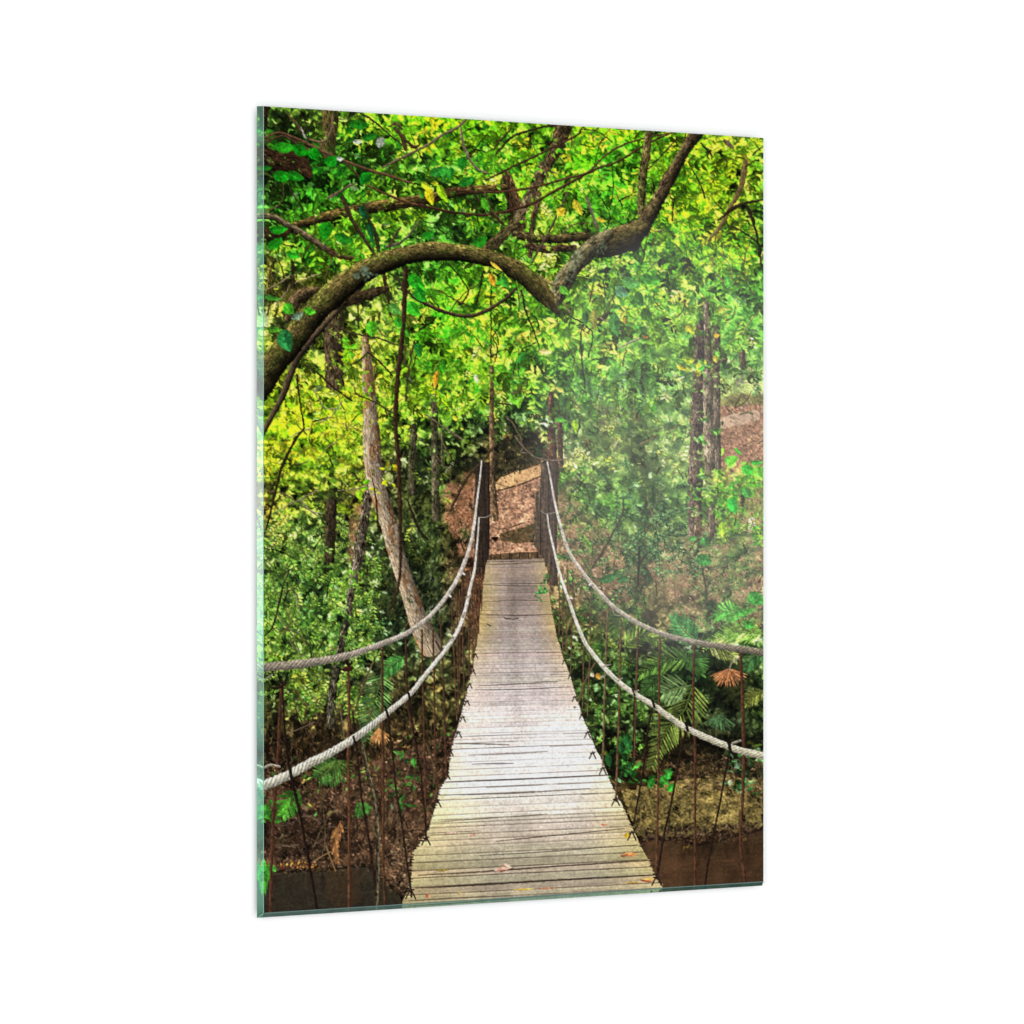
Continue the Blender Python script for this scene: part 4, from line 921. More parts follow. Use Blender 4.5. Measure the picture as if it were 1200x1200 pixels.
twig('330,690 325,712 318,735 309,745', [2, 2, 2, 1.6], (36, 40, 24))
twig('338,668 328,695 322,725', 1.8, (84, 70, 48)); twig('357,428 374,440 392,456 412,470', [2, 2.4, 2.4, 1.6], (66, 56, 34))
twig('386,380 410,390 440,396 466,405', 1.8, (84, 70, 48)); twig('430,413 445,425 459,441', [2.2, 2.4, 2], (62, 52, 32)); twig('410,428 420,422 430,413', 1.8, (62, 54, 34))
twig('415,462 440,472 460,485', 1.6, (80, 66, 40)); twig('447,312 452,340 458,372', [5, 4, 2], (74, 56, 40)); twig('462,325 475,340 488,350 498,354', [3, 3, 3, 2], (82, 66, 48))
twig('484,400 477,440 474,470', 2.2, (92, 74, 52)); twig('490,388 500,380 508,374', 2.2, (36, 34, 22)); twig('418,356 419,385', 2, (70, 56, 40))
twig('435,560 440,590 442,620', [1, 2, 1.6], (62, 40, 28)); twig('475,585 482,600 490,620 500,632', [2, 3, 3, 3], (56, 46, 34))
# hanging vine
vine = new_id('vine', 'dark vine hanging straight down from the big branch')
stroke(T('474,316 473,345 472,371 470,395 468,415 465,441 463,470 462,495 464,520 466,545 467,570 468,600 468,630 468,655 467,678 462,700 453,722'),
       [5, 5.5, 5.5, 5, 5.5, 5, 5, 5, 4.6, 4.6, 4.4, 4, 4, 3.6, 3.4, 2.6, 1.6], rgb(74, 50, 36), vine, light=(-1, 0), amb=.5, key=.55, bark=.15)
# looping vine
stroke(T('482,348 490,352 513,363 539,370 560,368 581,357 594,348 603,338'), [3, 4, 4, 4.6, 4.6, 4.2, 4, 3], rgb(84, 64, 48), new_id('vine', 'looping dark vine below the dip of the branch'), light=(0, -1), amb=.22, key=1.1)
# slanting lower limb
stroke(T('425,333 410,349 395,364 369,392 349,417 339,440 330,464 318,487 308,506 302,520'), [4.5, 5, 5.5, 6, 8, 8, 7, 6, 6, 4], rgb(100, 82, 60),
       new_id('tree_branch', 'straight thinner limb slanting down below the thick one'), light=(-1, -.6), amb=.2, key=1.05, bark=.12)
big = new_id('tree_branch', 'thick mossy branch arching across the whole picture to a fork')
stroke(T('755,272 752,255 750,225 754,190 760,150'), [13, 12, 9, 9, 9], rgb(112, 96, 58), big, light=(-1, 0), bark=.28, lichen=rgb(84, 100, 44), lich_amt=.5)
stroke(T('738,284 756,258 774,226 792,192 808,165 818,152'), [22, 16, 15, 14, 15, 14], rgb(88, 72, 48), big, light=(-1, -.5), amb=.28, key=.95, bark=.25, lichen=rgb(120, 110, 70), lich_amt=.4)
stroke(T('700,292 712,286 730,279 748,268'), [24, 32, 30, 22], rgb(112, 98, 60), big, light=(-.2, -1), amb=.2, key=.95, bark=.2, lichen=rgb(128, 118, 66), lich_amt=.55)
stroke(T('380,362 405,352 430,345 452,338'), [12, 14, 12, 6], rgb(66, 54, 34), big, light=(0, -1), bark=.25)
stroke(T('337,372 345,352 358,343 372,340'), [10, 14, 12, 8], rgb(104, 86, 56), big, light=(-.2, -1), amb=.3, key=.9, bark=.25)
stroke(T('650,352 657,334 668,316 682,300 698,284 712,274'), [15, 21, 20, 20, 19, 12], rgb(150, 138, 98), big, light=(-1, -.7), amb=.30, key=.85, bark=.2, lichen=rgb(140, 148, 112), lich_amt=.7)
stroke(T('296,458 308,440 325,419 342,399 368,365 390,345 412,327 440,311 470,301 500,295 535,296 565,301 590,309 612,322 628,336 640,350 648,360 653,366'),
       [36, 34, 31, 29, 28, 28, 24, 23, 22, 22, 22, 21, 21, 23, 24, 21, 12, 4], rgb(120, 106, 56), big, light=(-.35, -1), amb=.08, key=1.12, bark=.2, lichen=rgb(112, 122, 48), lich_amt=.65)
stroke(T('652,352 655,340 661,328 668,317'), [8, 13, 12, 6], rgb(128, 114, 76), big, light=(-1, -.5), amb=.3, key=.85, bark=.3, op=.8)
stroke(T('628,322 640,330 650,334 658,326'), [3, 4, 4, 3], rgb(150, 128, 84), big, light=(0, -1), bark=.3, op=.7)
# lichen and moss flecks
mq = spline(T('310,425 342,392 368,358 390,338 412,320 440,305 470,295 500,289 535,290 565,294 590,302 612,315 632,332'))
for k in range(420):
    q = mq[rng.integers(len(mq))] + rng.normal(0, 3.2, 2) + (0, 2)
    c = ij(*q); pc = [(130, 124, 70), (98, 112, 44), (160, 146, 96), (54, 44, 26)][rng.integers(4)]
    put(c[0], c[1], rng.uniform(2, 6), rng.uniform(1.5, 3), rng.uniform(0, 6), rgb(*pc), 'bit', None, .55)
for (x, y, s) in [(426, 318, 18), (418, 322, 14), (432, 321, 12), (668, 318, 9), (664, 326, 8), (707, 288, 8), (703, 296, 8)]:
    for k in range(10):
        c = ij(x + rng.normal(0, 4), y + rng.normal(0, 3)); put(c[0], c[1], s * .7, s * .45, rng.uniform(0, 6), rgb(110, 132, 108) * rng.uniform(.7, 1.1), 'bit', None, .6)

# ================================================================== 7. leaves in front of the branch
def leaf(x, y, L, Wd, a, c, kind='leaf'):
    q = ij(x, y); put(q[0], q[1], L * SS, Wd * SS, a, rgb(*c), kind)
for v in [(335, 399, 27, 18, 1.35, (40, 120, 60)), (338, 362, 15, 13, .9, (70, 170, 36)), (362, 364, 14, 9, .3, (80, 185, 40)), (347, 370, 16, 8, -.5, (120, 150, 120)), (320, 386, 20, 7, -.05, (80, 150, 40)),
          (318, 349, 20, 6, .1, (60, 130, 40)), (308, 375, 18, 14, 1.2, (200, 220, 150)), (405, 405, 11, 7, .5, (130, 225, 40)), (404, 398, 9, 7, .2, (110, 205, 40)), (413, 405, 9, 6, -.4, (110, 205, 40)),
          (411, 415, 8, 6, .2, (110, 205, 40)), (435, 385, 20, 13, 1.7, (90, 190, 40)), (462, 362, 18, 11, .7, (86, 150, 60)), (466, 378, 14, 10, 1.2, (60, 160, 40)), (487, 330, 24, 14, .7, (44, 160, 30)), (492, 345, 20, 13, 1.1, (36, 140, 30)),
          (484, 362, 20, 14, .9, (56, 170, 36)), (490, 410, 18, 10, 1.5, (40, 120, 36)), (332, 172, 24, 13, .0, (40, 150, 26)), (352, 176, 20, 13, .4, (20, 140, 20)), (368, 181, 16, 14, 1.2, (20, 150, 22)), (387, 188, 18, 13, -.5, (24, 145, 24)),
          (330, 206, 24, 13, .05, (26, 140, 22)), (345, 206, 20, 12, .2, (30, 130, 24)), (312, 197, 12, 6, -.1, (30, 110, 22)), (420, 146, 26, 10, .05, (36, 130, 26)), (432, 160, 18, 8, -.2, (30, 110, 26)), (407, 230, 12, 8, 1.7, (100, 190, 40)),
          (325, 269, 22, 10, -.1, (30, 140, 24)), (321, 285, 20, 11, -.6, (36, 150, 26)), (342, 299, 16, 8, .2, (40, 150, 30)), (381, 271, 22, 16, 1.8, (30, 140, 24)), (402, 279, 24, 12, .3, (36, 120, 28)), (425, 250, 20, 8, 1.2, (24, 84, 44)), (433, 272, 24, 7, 1.3, (22, 78, 38)),
          (427, 210, 20, 12, 2.2, (20, 120, 24)), (445, 168, 14, 10, 1.9, (150, 160, 140)), (418, 166, 12, 6, -.1, (170, 185, 150)), (397, 186, 8, 5, 0, (190, 200, 180)),
          (503, 230, 22, 10, 1.3, (216, 200, 30)), (517, 226, 26, 9, 1.0, (150, 205, 30)), (498, 218, 14, 7, .5, (190, 215, 40)), (508, 215, 10, 6, .0, (200, 215, 40)), (512, 200, 22, 11, -.4, (40, 120, 40)), (520, 205, 18, 9, 1.8, (46, 130, 40)),
          (527, 204, 16, 9, 1.6, (40, 120, 36)), (541, 192, 18, 12, 1.7, (36, 130, 30)), (545, 212, 22, 10, -.5, (40, 130, 36)), (568, 240, 18, 9, 1.0, (90, 190, 40)), (561, 282, 20, 13, -.5, (40, 130, 24)), (500, 275, 16, 10, -.4, (40, 140, 30)),
          (656, 249, 14, 9, 2.2, (240, 195, 50)), (676, 243, 22, 9, 1.2, (205, 190, 50)), (703, 257, 12, 6, .2, (220, 200, 60)), (580, 312, 18, 4, .6, (225, 185, 60)), (576, 328, 16, 8, 1.2, (190, 140, 40)), (590, 330, 16, 12, .9, (70, 170, 50)),
          (510, 445, 22, 6, 1.7, (235, 160, 40)), (518, 430, 14, 8, 1.6, (60, 160, 30)), (557, 444, 12, 5, 1.4, (225, 225, 170)), (532, 490, 8, 5, .9, (230, 220, 60)), (600, 468, 14, 8, 1.0, (110, 195, 50)), (608, 472, 14, 7, 1.7, (130, 205, 50)), (609, 420, 18, 8, 2.2, (60, 150, 50)),
          (673, 499, 16, 7, 1.5, (160, 205, 50)), (662, 500, 12, 5, 1.8, (100, 180, 50)), (655, 491, 14, 6, .1, (90, 170, 50)), (711, 538, 9, 5, .2, (190, 215, 60)), (685, 372, 16, 7, 1.6, (50, 90, 40)), (695, 375, 26, 9, 1.6, (150, 150, 60)),
          (660, 340, 14, 9, .8, (96, 170, 50)), (638, 411, 16, 7, .1, (220, 210, 120)), (731, 376, 9, 4, 1.5, (210, 160, 60)), (756, 395, 12, 9, .8, (60, 96, 36)), (755, 394, 6, 4, 0, (190, 110, 50)), (806, 385, 12, 7, .9, (215, 210, 60)), (838, 392, 7, 6, 0, (245, 195, 60)),
          (720, 380, 30, 13, 1.5, (74, 140, 60)), (738, 330, 22, 14, .3, (90, 160, 70)), (728, 341, 18, 12, .6, (100, 160, 110)), (760, 326, 24, 12, .2, (70, 150, 40)), (757, 368, 18, 13, .9, (66, 112, 30)), (748, 350, 20, 12, 1.3, (64, 120, 40)), (853, 330, 18, 9, 1.2, (96, 180, 60)),
          (806, 421, 12, 10, 0, (190, 220, 60)), (797, 430, 12, 6, .6, (225, 210, 60)), (805, 432, 8, 5, .6, (200, 210, 70)), (876, 549, 18, 12, .3, (70, 215, 50)), (888, 553, 14, 18, 1.4, (130, 225, 60)), (874, 577, 14, 11, 1.2, (80, 175, 70)), (858, 591, 22, 12, 1.5, (56, 200, 60)), (845, 620, 20, 8, 1.6, (180, 225, 60)),
          (856, 540, 16, 10, 2.4, (110, 215, 50)), (885, 541, 14, 6, 0, (60, 190, 50)), (825, 634, 12, 11, 1.2, (80, 150, 70)), (810, 630, 10, 7, 0, (84, 150, 72)), (824, 655, 20, 14, .4, (66, 140, 62)), (885, 700, 22, 16, .7, (76, 165, 66)), (870, 716, 26, 8, -.3, (84, 172, 66)), (876, 731, 13, 10, .5, (84, 178, 70)),
          (712, 676, 26, 10, -.4, (60, 116, 56)), (728, 678, 14, 7, -.3, (56, 110, 54)), (735, 870, 20, 9, 1.3, (44, 106, 50)), (726, 875, 16, 7, 1.5, (40, 96, 46)), (712, 890, 18, 8, 1.5, (38, 84, 40)), (762, 917, 14, 8, 2.0, (56, 136, 46)), (778, 914, 14, 7, .8, (64, 146, 48)), (420, 580, 12, 8, 1.7, (160, 215, 40)), (415, 535, 9, 6, .6, (180, 225, 40)),
          (312, 950, 18, 10, 1.4, (64, 136, 42)), (331, 945, 26, 9, -.9, (80, 150, 46)), (320, 1017, 8, 7, 1, (96, 190, 70)), (310, 1035, 26, 6, 1.6, (70, 140, 44)), (700, 792, 9, 6, 1, (190, 140, 60)), (693, 790, 6, 5, 1, (215, 205, 170)), (484, 893, 12, 6, 1.4, (70, 140, 50))]:
    leaf(*v)

warp(.7, .8, ((ids == 0) & (PY < 600)).astype(np.float32))
# ================================================================== 8. hangers, ties and ropes
def hanger(s, w, label, col=(98, 66, 46), c2=None):
    stroke(T(s), w, rgb(*col), new_id('hanger', label), light=(-1, 0), amb=.62, key=.45, bark=.12, wob=.25)
DK = (52, 36, 28)
hanger('493,738 494,790 495,832 496,870 497,920 498,983', [2.2, 2.4], 'long brown hanger at the near left deck corner')
hanger('506,738 507,780 508,832 509,880 511,940', 2.2, 'brown hanger two along from the near left deck corner')
hanger('515,722 518,797 520,850 522,910', 2.2, 'left hanger ending where the deck edge steps')
for s, lb in (('528,706 532,797 534,843', 'left hanger at the middle of the deck'), ('534,695 535,760 536,835', 'left hanger next to the middle one'), ('540,680 541,740 543,818', 'thin left hanger before the rope knot'),
              ('547,672 548,730 549,796', 'thin left hanger beyond the rope knot'), ('551,665 552,720 553,786', 'thin far left hanger'), ('556,668 557,710 557,756', 'very thin far left hanger'), ('560,672 560,705 560,742', 'shortest left hanger beside the post')):
    hanger(s, 1.5, lb, (112, 78, 56))
for x, y0, y1 in ((545, 672, 720), (554, 650, 735), (563, 665, 715), (537, 690, 800)):
    stroke(T(f'{x},{y0} {x+.5},{(y0+y1)/2} {x},{y1}'), 1.2, rgb(120, 84, 62), bark=.1)
hanger('407,772 408,830 407,880 408,950 408,1066', [3.2, 3.4, 3.2, 3.4, 3.4], 'upright reddish hanger from the left upper rope', (112, 72, 50))
hanger('447,755 447,800 447,850 448,930 448,1000 450,1064', [2.6, 2.8], 'upright brown hanger right of the reddish one', (96, 66, 44))
hanger('474,748 475,790 476,820 482,855', [2.2, 2.4, 2.2, 1.8], 'short hanger between the left ropes', (84, 58, 42))
hanger('479,818 484,860 491,900 497,960 498,985', 2., 'dark hanger from the left lower rope to the deck', DK)
hanger('453,838 459,885 463,925 469,960 475,1005 481,1050', [2.2, 2.4], 'dark hanger slanting to the nearest deck corner', DK)
hanger('412,834 417,880 422,930 428,965 434,1005 442,1066', [2.6, 2.8], 'dark slanting hanger beside the reddish upright', DK)
stroke(T('423,872 430,905 436,930 440,958 442,1000 440,1066'), [4, 4, 4.4, 4.4, 4.4, 3.6], rgb(98, 88, 66), new_id('branch', 'grey crooked stick standing in the water'), bark=.25, light=(1, 0))
stroke(T('414,835 422,810 432,785 441,766'), [2.6, 2.4, 2, 1.4], rgb(116, 98, 62), bark=.2)
hanger('329,800 327,835 325,880 322,920 319,965 317,1015 316,1072', [3.2, 3.4, 3.6, 3.6, 3.8, 4, 4], 'nearest reddish hanger at the left edge', (96, 60, 44))
hanger('330,805 333,860 338,900 345,930 352,962 360,1005 367,1045 371,1068', [2, 2.4, 3.4, 3.2, 3.2, 3.2, 3.2, 3], 'dark slanting hanger tied to the near left rope', (40, 28, 23))
stroke(T('325,790 327,797 331,801 334,796 336,788'), 2.6, rgb(34, 28, 24), bark=0); stroke(T('318,806 327,805 334,800'), 3.4, rgb(48, 32, 26), bark=0); stroke(T('405,773 407,780 411,776'), 3, rgb(30, 24, 20), bark=0); stroke(T('403,784 410,783'), 6, rgb(70, 34, 28), bark=.1)
# right side
hanger('866,764 868,800 869,840 870,880 869,930 866,975 867,1000 870,1018 873,1040', [3.6, 3.8, 3.8, 3.8, 3.6, 3.4, 3.2, 3.2, 3.2], 'nearest reddish hanger at the right edge', (100, 64, 46))
hanger('812,754 811,800 811,840 813,880 813,950 813,1045', [2.8, 3, 3, 3.2, 3, 3], 'long upright hanger right of the drooping frond', (100, 64, 46))
hanger('772,748 771,790 771,840 770,900 769,960 768,1020', [2.6, 2.8], 'upright hanger crossing the drooping frond', (106, 72, 52))
hanger('746,736 745,780 743,830 742,888', [2.4, 2.4, 2.2, 1.8], 'right hanger ending in the litter', (112, 80, 58))
hanger('726,726 725,780 724,830 722,890 720,938', [2.4, 2.4], 'right hanger tied at the middle of the deck', (124, 92, 66))
hanger('711,712 709,760 707,820 705,896', [2.2, 2.2], 'pale right hanger beyond the middle one', (134, 108, 78))
for s, lb in (('691,700 690,760 687,838', 'thin right hanger in front of the green bush'), ('683,748 682,790 681,830', 'thin right hanger below the lower rope'), ('670,668 669,730 667,788', 'thin far right hanger'), ('663,662 663,710 662,764', 'thinner far right hanger'),
              ('658,664 658,715 658,762', 'very thin far right hanger'), ('654,668 654,700 654,742', 'shortest right hanger beside the post')):
    hanger(s, 1.5, lb, (122, 96, 70))
stroke(T('696,776 688,790 681,805 677,822'), 1.5, rgb(140, 110, 80), bark=0)
hanger('854,874 848,908 842,940 836,970 828,1012 823,1045', 2.6, 'dark slanting hanger over the right water', DK)
hanger('804,850 797,876 790,912 784,945 777,975 768,1028', 2.6, 'dark slanting hanger to the near right deck corner', DK)
hanger('764,826 757,858 753,895 747,930 741,965', 2.2, 'dark slanting hanger behind the near right one', DK)
hanger('742,812 741,850 740,890', 1.4, 'faint dark hanger below the right lower rope', DK)
# ties at the deck edges
for (x, y) in [(498, 984), (511, 940), (522, 908), (526, 881), (536, 860), (541, 842), (546, 823), (549, 803), (553, 787), (556, 768), (480, 1046),
               (768, 1030), (739, 978), (720, 938), (705, 902), (693, 884), (687, 860), (681, 838), (672, 818), (667, 792), (660, 775)]:
    k = (y - 640) / 400; s = 1 + 6 * k
    for sg in (-1, 1):
        stroke([[x, y - s * .8], [x + sg * s * .8, y + s * .9]], .8 + 1.1 * k, rgb(58, 42, 34), bark=0)
    stroke([[x - s * .5, y - s * .4], [x + s * .5, y - s * .6]], .8 + 1.4 * k, rgb(70, 52, 42), bark=0)
def rope(s, w, col, col2, label, tw=1.05):
    stroke(T(s), w, rgb(*col), new_id('rope', label), light=(-.25, -1), amb=.80, key=.62, bark=.06, twist=tw, col2=rgb(*col2))
rope('563,540 561,562 557,592 555,611 549,641 541,664 532,683 518,704 504,720 500,724 475,742 444,755 409,767 377,774 342,779 307,782 296,783',
     [1.5, 1.8, 2.6, 3.2, 4, 4.6, 4.8, 4.8, 5, 5.2, 6, 7, 8, 9, 10, 10.6, 10.8], (226, 214, 202), (142, 130, 113), 'grey left upper rope handrail')
rope('560,606 559,624 557,646 555,666 550,687 546,706 541,724 534,741 521,761 507,778 493,796 479,813 454,834 430,853 409,868 384,883 360,895 337,908 307,921 296,928',
     [1.4, 1.8, 2.2, 2.8, 3.4, 4, 4.2, 4.4, 4.6, 5, 5.4, 6, 7, 8, 8.8, 9.4, 10, 11, 12, 12], (222, 211, 198), (206, 202, 180), 'cream left lower rope')
rope('640,541 644,562 649,589 656,618 665,645 677,664 689,680 700,692 716,709 732,721 749,731 772,741 795,748 821,753 847,757 874,761 898,765',
     [1.6, 2, 2.6, 3.2, 3.8, 4, 4.4, 4.6, 5, 5.4, 5.6, 6.2, 6.8, 7.4, 8, 8.6, 9], (228, 216, 202), (130, 120, 100), 'grey right upper rope handrail')
rope('640,602 642,618 647,640 653,666 660,688 667,708 675,731 684,752 690,761 706,781 723,798 742,812 765,826 781,838 802,852 823,862 847,872 868,879 898,886',
     [1.4, 1.8, 2.4, 2.8, 3.2, 3.6, 4, 4.4, 4.8, 5.2, 5.6, 6, 6.6, 7, 7.4, 7.8, 8.2, 8.8, 9.2], (226, 216, 204), (212, 204, 174), 'cream right lower rope')
# knots, bindings and loose ends on the ropes
for (x, y, w, h) in [(339, 904, 4, 14), (414, 868, 3, 10), (452, 835, 3, 9), (478, 815, 3, 8), (764, 824, 3, 8), (803, 851, 3.4, 9), (853, 874, 4, 10), (741, 811, 2.4, 7)]:
    stroke([[x - 1, y - h / 2], [x + 1.5, y + h / 2]], w, rgb(40, 32, 26), bark=.1)
for s, w in (('326,898 316,896 310,899', 3), ('857,870 866,867', 3), ('706,780 714,778', 1.6), ('708,790 702,794', 1.4), ('722,797 728,794', 1.6), ('742,811 747,808', 1.6), ('716,712 719,720 726,721', 1.), ('545,700 550,697', 2.2), ('541,722 545,715', 2.6), ('524,752 530,746', 1.8)):
    stroke(T(s), w, rgb(188, 178, 158), bark=.1)
for (x, y) in [(533, 682), (544, 715), (526, 698), (542, 672), (690, 684), (668, 700), (690, 762), (696, 770)]:
    c = ij(x, y); put(c[0], c[1], 9, 5, rng.uniform(0, 3), rgb(236, 226, 214), 'bit')
for s in ('488,720 480,725 470,728', '560,606 572,603'):
    pass
stroke(T('561,606 568,606 574,603'), 1.2, rgb(170, 160, 145), bark=0); stroke(T('632,598 638,602 650,600'), 1.2, rgb(160, 150, 135), bark=0)

# ================================================================== 9. print to mesh colours
# mild sharpening, fine paper grain
def blur(a):
    b = a.copy(); b[1:-1] = (a[:-2] + 2 * a[1:-1] + a[2:]) / 4
    c = b.copy(); c[:, 1:-1] = (b[:, :-2] + 2 * b[:, 1:-1] + b[:, 2:]) / 4
    return c
img = np.clip(img * (1 + .05 * N_fine)[..., None], 0, 1)
pd = np.pad(img, ((1, 1), (1, 1), (0, 0)), 'edge')
small = pd.reshape(GH + 1, SS, GW + 1, SS, 3).mean((1, 3))              # box of canvas pixels round each grid corner
sid = ids[SS // 2::SS, SS // 2::SS][:GH, :GW].copy()

def lin(c): return np.where(c <= .04045, c / 12.92, ((c + .055) / 1.055) ** 2.4)
vcol = np.clip(small + .55 * (small - blur(small)), 0.008, 1)

# ------------------------------------------------------------------ real sheet: 0.7 x 1.0 m
SHEET_W, SHEET_H = .70, 1.0
CAMZ = 1.5
hl_, hr_ = 951.0, 875.5
A_l = (301 - 600) / hl_; A_r = (893 - 600) / hr_
cosT = (A_r - A_l) / SHEET_W; sinT = math.sqrt(1 - cosT * cosT)
XC = (A_r + A_l) / 2
r_ = hl_ / hr_
D = .5 * SHEET_W * sinT * (r_ + 1) / (r_ - 1)
F = hl_ * (D - .5 * SHEET_W * sinT)
def a_of_x(x):                              # sheet coordinate across (-.35 .. .35) from tracing x
    k = (np.asarray(x, float) - 600) / F
    return (k * D - XC) / (cosT - k * sinT)
def world(a, v, n=0.):                      # a across, v up, n out of the sheet
    return (XC + a * cosT + n * sinT, D + a * sinT - n * cosT, CAMZ + v + 0 * a)
ga = a_of_x(X0 + np.arange(GW + 1)); gv_ = .5 - np.arange(GH + 1) / GH
LA, LV = np.meshgrid(ga, gv_)

# ------------------------------------------------------------------ materials
EXPO = 1.40                                 # radiance of a white sheet under the lamps
def nodes(name):
    m = bpy.data.materials.new(name); m.use_nodes = True
    return m, m.node_tree.nodes, m.node_tree.links
def print_material():
    m, n, l = nodes('printed_glass')
    b = n['Principled BSDF']
    at = n.new('ShaderNodeAttribute'); at.attribute_name = 'Ink'
    tc = n.new('ShaderNodeTexCoord'); nz = n.new('ShaderNodeTexNoise'); nz.inputs['Scale'].default_value = 900
    mp = n.new('ShaderNodeMapRange'); mp.inputs['To Min'].default_value = .93; mp.inputs['To Max'].default_value = 1.07
    mx = n.new('ShaderNodeMix'); mx.data_type = 'RGBA'; mx.blend_type = 'MULTIPLY'; mx.inputs[0].default_value = 1
    l.new(tc.outputs['Object'], nz.inputs['Vector']); l.new(nz.outputs['Fac'], mp.inputs['Value'])
    l.new(at.outputs['Color'], mx.inputs[6]); l.new(mp.outputs['Result'], mx.inputs[7]); l.new(mx.outputs[2], b.inputs['Base Color'])
    b.inputs['Roughness'].default_value = 1; b.inputs['Specular IOR Level'].default_value = 0
    b.inputs['Coat Weight'].default_value = 1; b.inputs['Coat Roughness'].default_value = .09; b.inputs['Coat IOR'].default_value = 1.5
    return m
def edge_material():
    m, n, l = nodes('green_glass_edge')
    b = n['Principled BSDF']
    at = n.new('ShaderNodeAttribute'); at.attribute_name = 'Ink'
    tc = n.new('ShaderNodeTexCoord'); nz = n.new('ShaderNodeTexNoise'); nz.inputs['Scale'].default_value = 60; nz.inputs['Detail'].default_value = 4
    rp_ = n.new('ShaderNodeValToRGB'); rp_.color_ramp.elements[0].color = (.012, .10, .065, 1); rp_.color_ramp.elements[0].position = .35
    rp_.color_ramp.elements[1].color = (.10, .30, .20, 1); rp_.color_ramp.elements[1].position = .7
    mx = n.new('ShaderNodeMix'); mx.data_type = 'RGBA'; mx.inputs[0].default_value = .16
    l.new(tc.outputs['Object'], nz.inputs['Vector']); l.new(nz.outputs['Fac'], rp_.inputs['Fac'])
    l.new(at.outputs['Color'], mx.inputs[6]); l.new(rp_.outputs['Color'], mx.inputs[7]); l.new(mx.outputs[2], b.inputs['Base Color'])
    b.inputs['Roughness'].default_value = .9; b.inputs['Specular IOR Level'].default_value = 0
    b.inputs['Coat Weight'].default_value = 1; b.inputs['Coat Roughness'].default_value = .16
    return m
def glass_material(name, col, trans):
    m, n, l = nodes(name)
    b = n['Principled BSDF']
    tc = n.new('ShaderNodeTexCoord'); nz = n.new('ShaderNodeTexNoise'); nz.inputs['Scale'].default_value = 40
    rp_ = n.new('ShaderNodeValToRGB'); rp_.color_ramp.elements[0].color = (*[c * .75 for c in col], 1); rp_.color_ramp.elements[1].color = (*[min(1, c * 1.2) for c in col], 1)
    l.new(tc.outputs['Object'], nz.inputs['Vector']); l.new(nz.outputs['Fac'], rp_.inputs['Fac']); l.new(rp_.outputs['Color'], b.inputs['Base Color'])
    b.inputs['Roughness'].default_value = .15; b.inputs['IOR'].default_value = 1.5; b.inputs['Transmission Weight'].default_value = trans
    return m
def wall_material():
    m, n, l = nodes('white_wall')
    b = n['Principled BSDF']
    tc = n.new('ShaderNodeTexCoord'); nz = n.new('ShaderNodeTexNoise'); nz.inputs['Scale'].default_value = 3
    rp_ = n.new('ShaderNodeValToRGB'); rp_.color_ramp.elements[0].color = (.89, .89, .89, 1); rp_.color_ramp.elements[1].color = (.91, .91, .91, 1)
    l.new(tc.outputs['Object'], nz.inputs['Vector']); l.new(nz.outputs['Fac'], rp_.inputs['Fac']); l.new(rp_.outputs['Color'], b.inputs['Base Color'])
    b.inputs['Roughness'].default_value = 1; b.inputs['Specular IOR Level'].default_value = 0
    return m
M_print, M_edge, M_wall = print_material(), edge_material(), wall_material()
M_glass = glass_material('green_glass', (.10, .38, .26), .35)
M_arris = glass_material('arris_glint', (.34, .56, .44), .3)
M_arris_dark = glass_material('arris_glint_dim', (.16, .24, .22), .3)

# ------------------------------------------------------------------ objects
thing = bpy.data.objects.new('glass_picture', None); C.objects.link(thing)
thing.location = world(0., 0.); thing.rotation_euler = (0, 0, math.atan2(sinT, cosT))
thing['label'] = 'upright frameless glass print of a rope and plank footbridge leading into green forest'
thing['category'] = 'glass picture'
# local frame of the thing: x across, y away from the viewer (into the wall), z up
def link(name, me, mat, parent, label=None):
    o = bpy.data.objects.new(name, me); C.objects.link(o); me.materials.append(mat); o.parent = parent
    if label: o['label'] = label
    return o
def grid_mesh(name, mask, depth, col):
    """mesh of the masked cells, corners shared, colour per corner; depth(a, v) = distance out of the sheet"""
    yy, xx = np.nonzero(mask)
    wv = GW + 1
    q = np.stack([yy * wv + xx, (yy + 1) * wv + xx, (yy + 1) * wv + xx + 1, yy * wv + xx + 1], 1)
    u, inv = np.unique(q.ravel(), return_inverse=True)
    a = LA.ravel()[u]; v = LV.ravel()[u]
    co = np.stack([a, -depth.ravel()[u], v], 1)
    me = bpy.data.meshes.new(name)
    nf = len(q)
    me.vertices.add(len(u)); me.vertices.foreach_set('co', co.astype(np.float32).ravel())
    me.loops.add(nf * 4); me.loops.foreach_set('vertex_index', inv.astype(np.int32).ravel())
    me.polygons.add(nf); me.polygons.foreach_set('loop_start', np.arange(0, nf * 4, 4, dtype=np.int32))
    at = me.color_attributes.new('Ink', 'FLOAT_COLOR', 'POINT')
    cc = np.ones((len(u), 4), np.float32); cc[:, :3] = col.reshape(-1, 3)[u]
    at.data.foreach_set('color', cc.ravel())
    me.update(); me.validate()
    return me
lincol = np.clip(lin(vcol) / EXPO, 0, .95)
front = np.full(LA.shape, .004)             # the printed face lies 4 mm in front of the back of the glass
inner = np.ones((GH, GW), bool); inner[:, :BL] = False; inner[GH - BB:] = False
main = link('print', grid_mesh('print', inner & (sid == 0), front, lincol), M_print, thing, 'dense green forest printed over the whole sheet')
for k in range(1, len(names)):
    mk = inner & (sid == k)
    if mk.sum() < 6: continue
    link(names[k], grid_mesh(names[k], mk, front, lincol), M_print, main, labels.get(k))

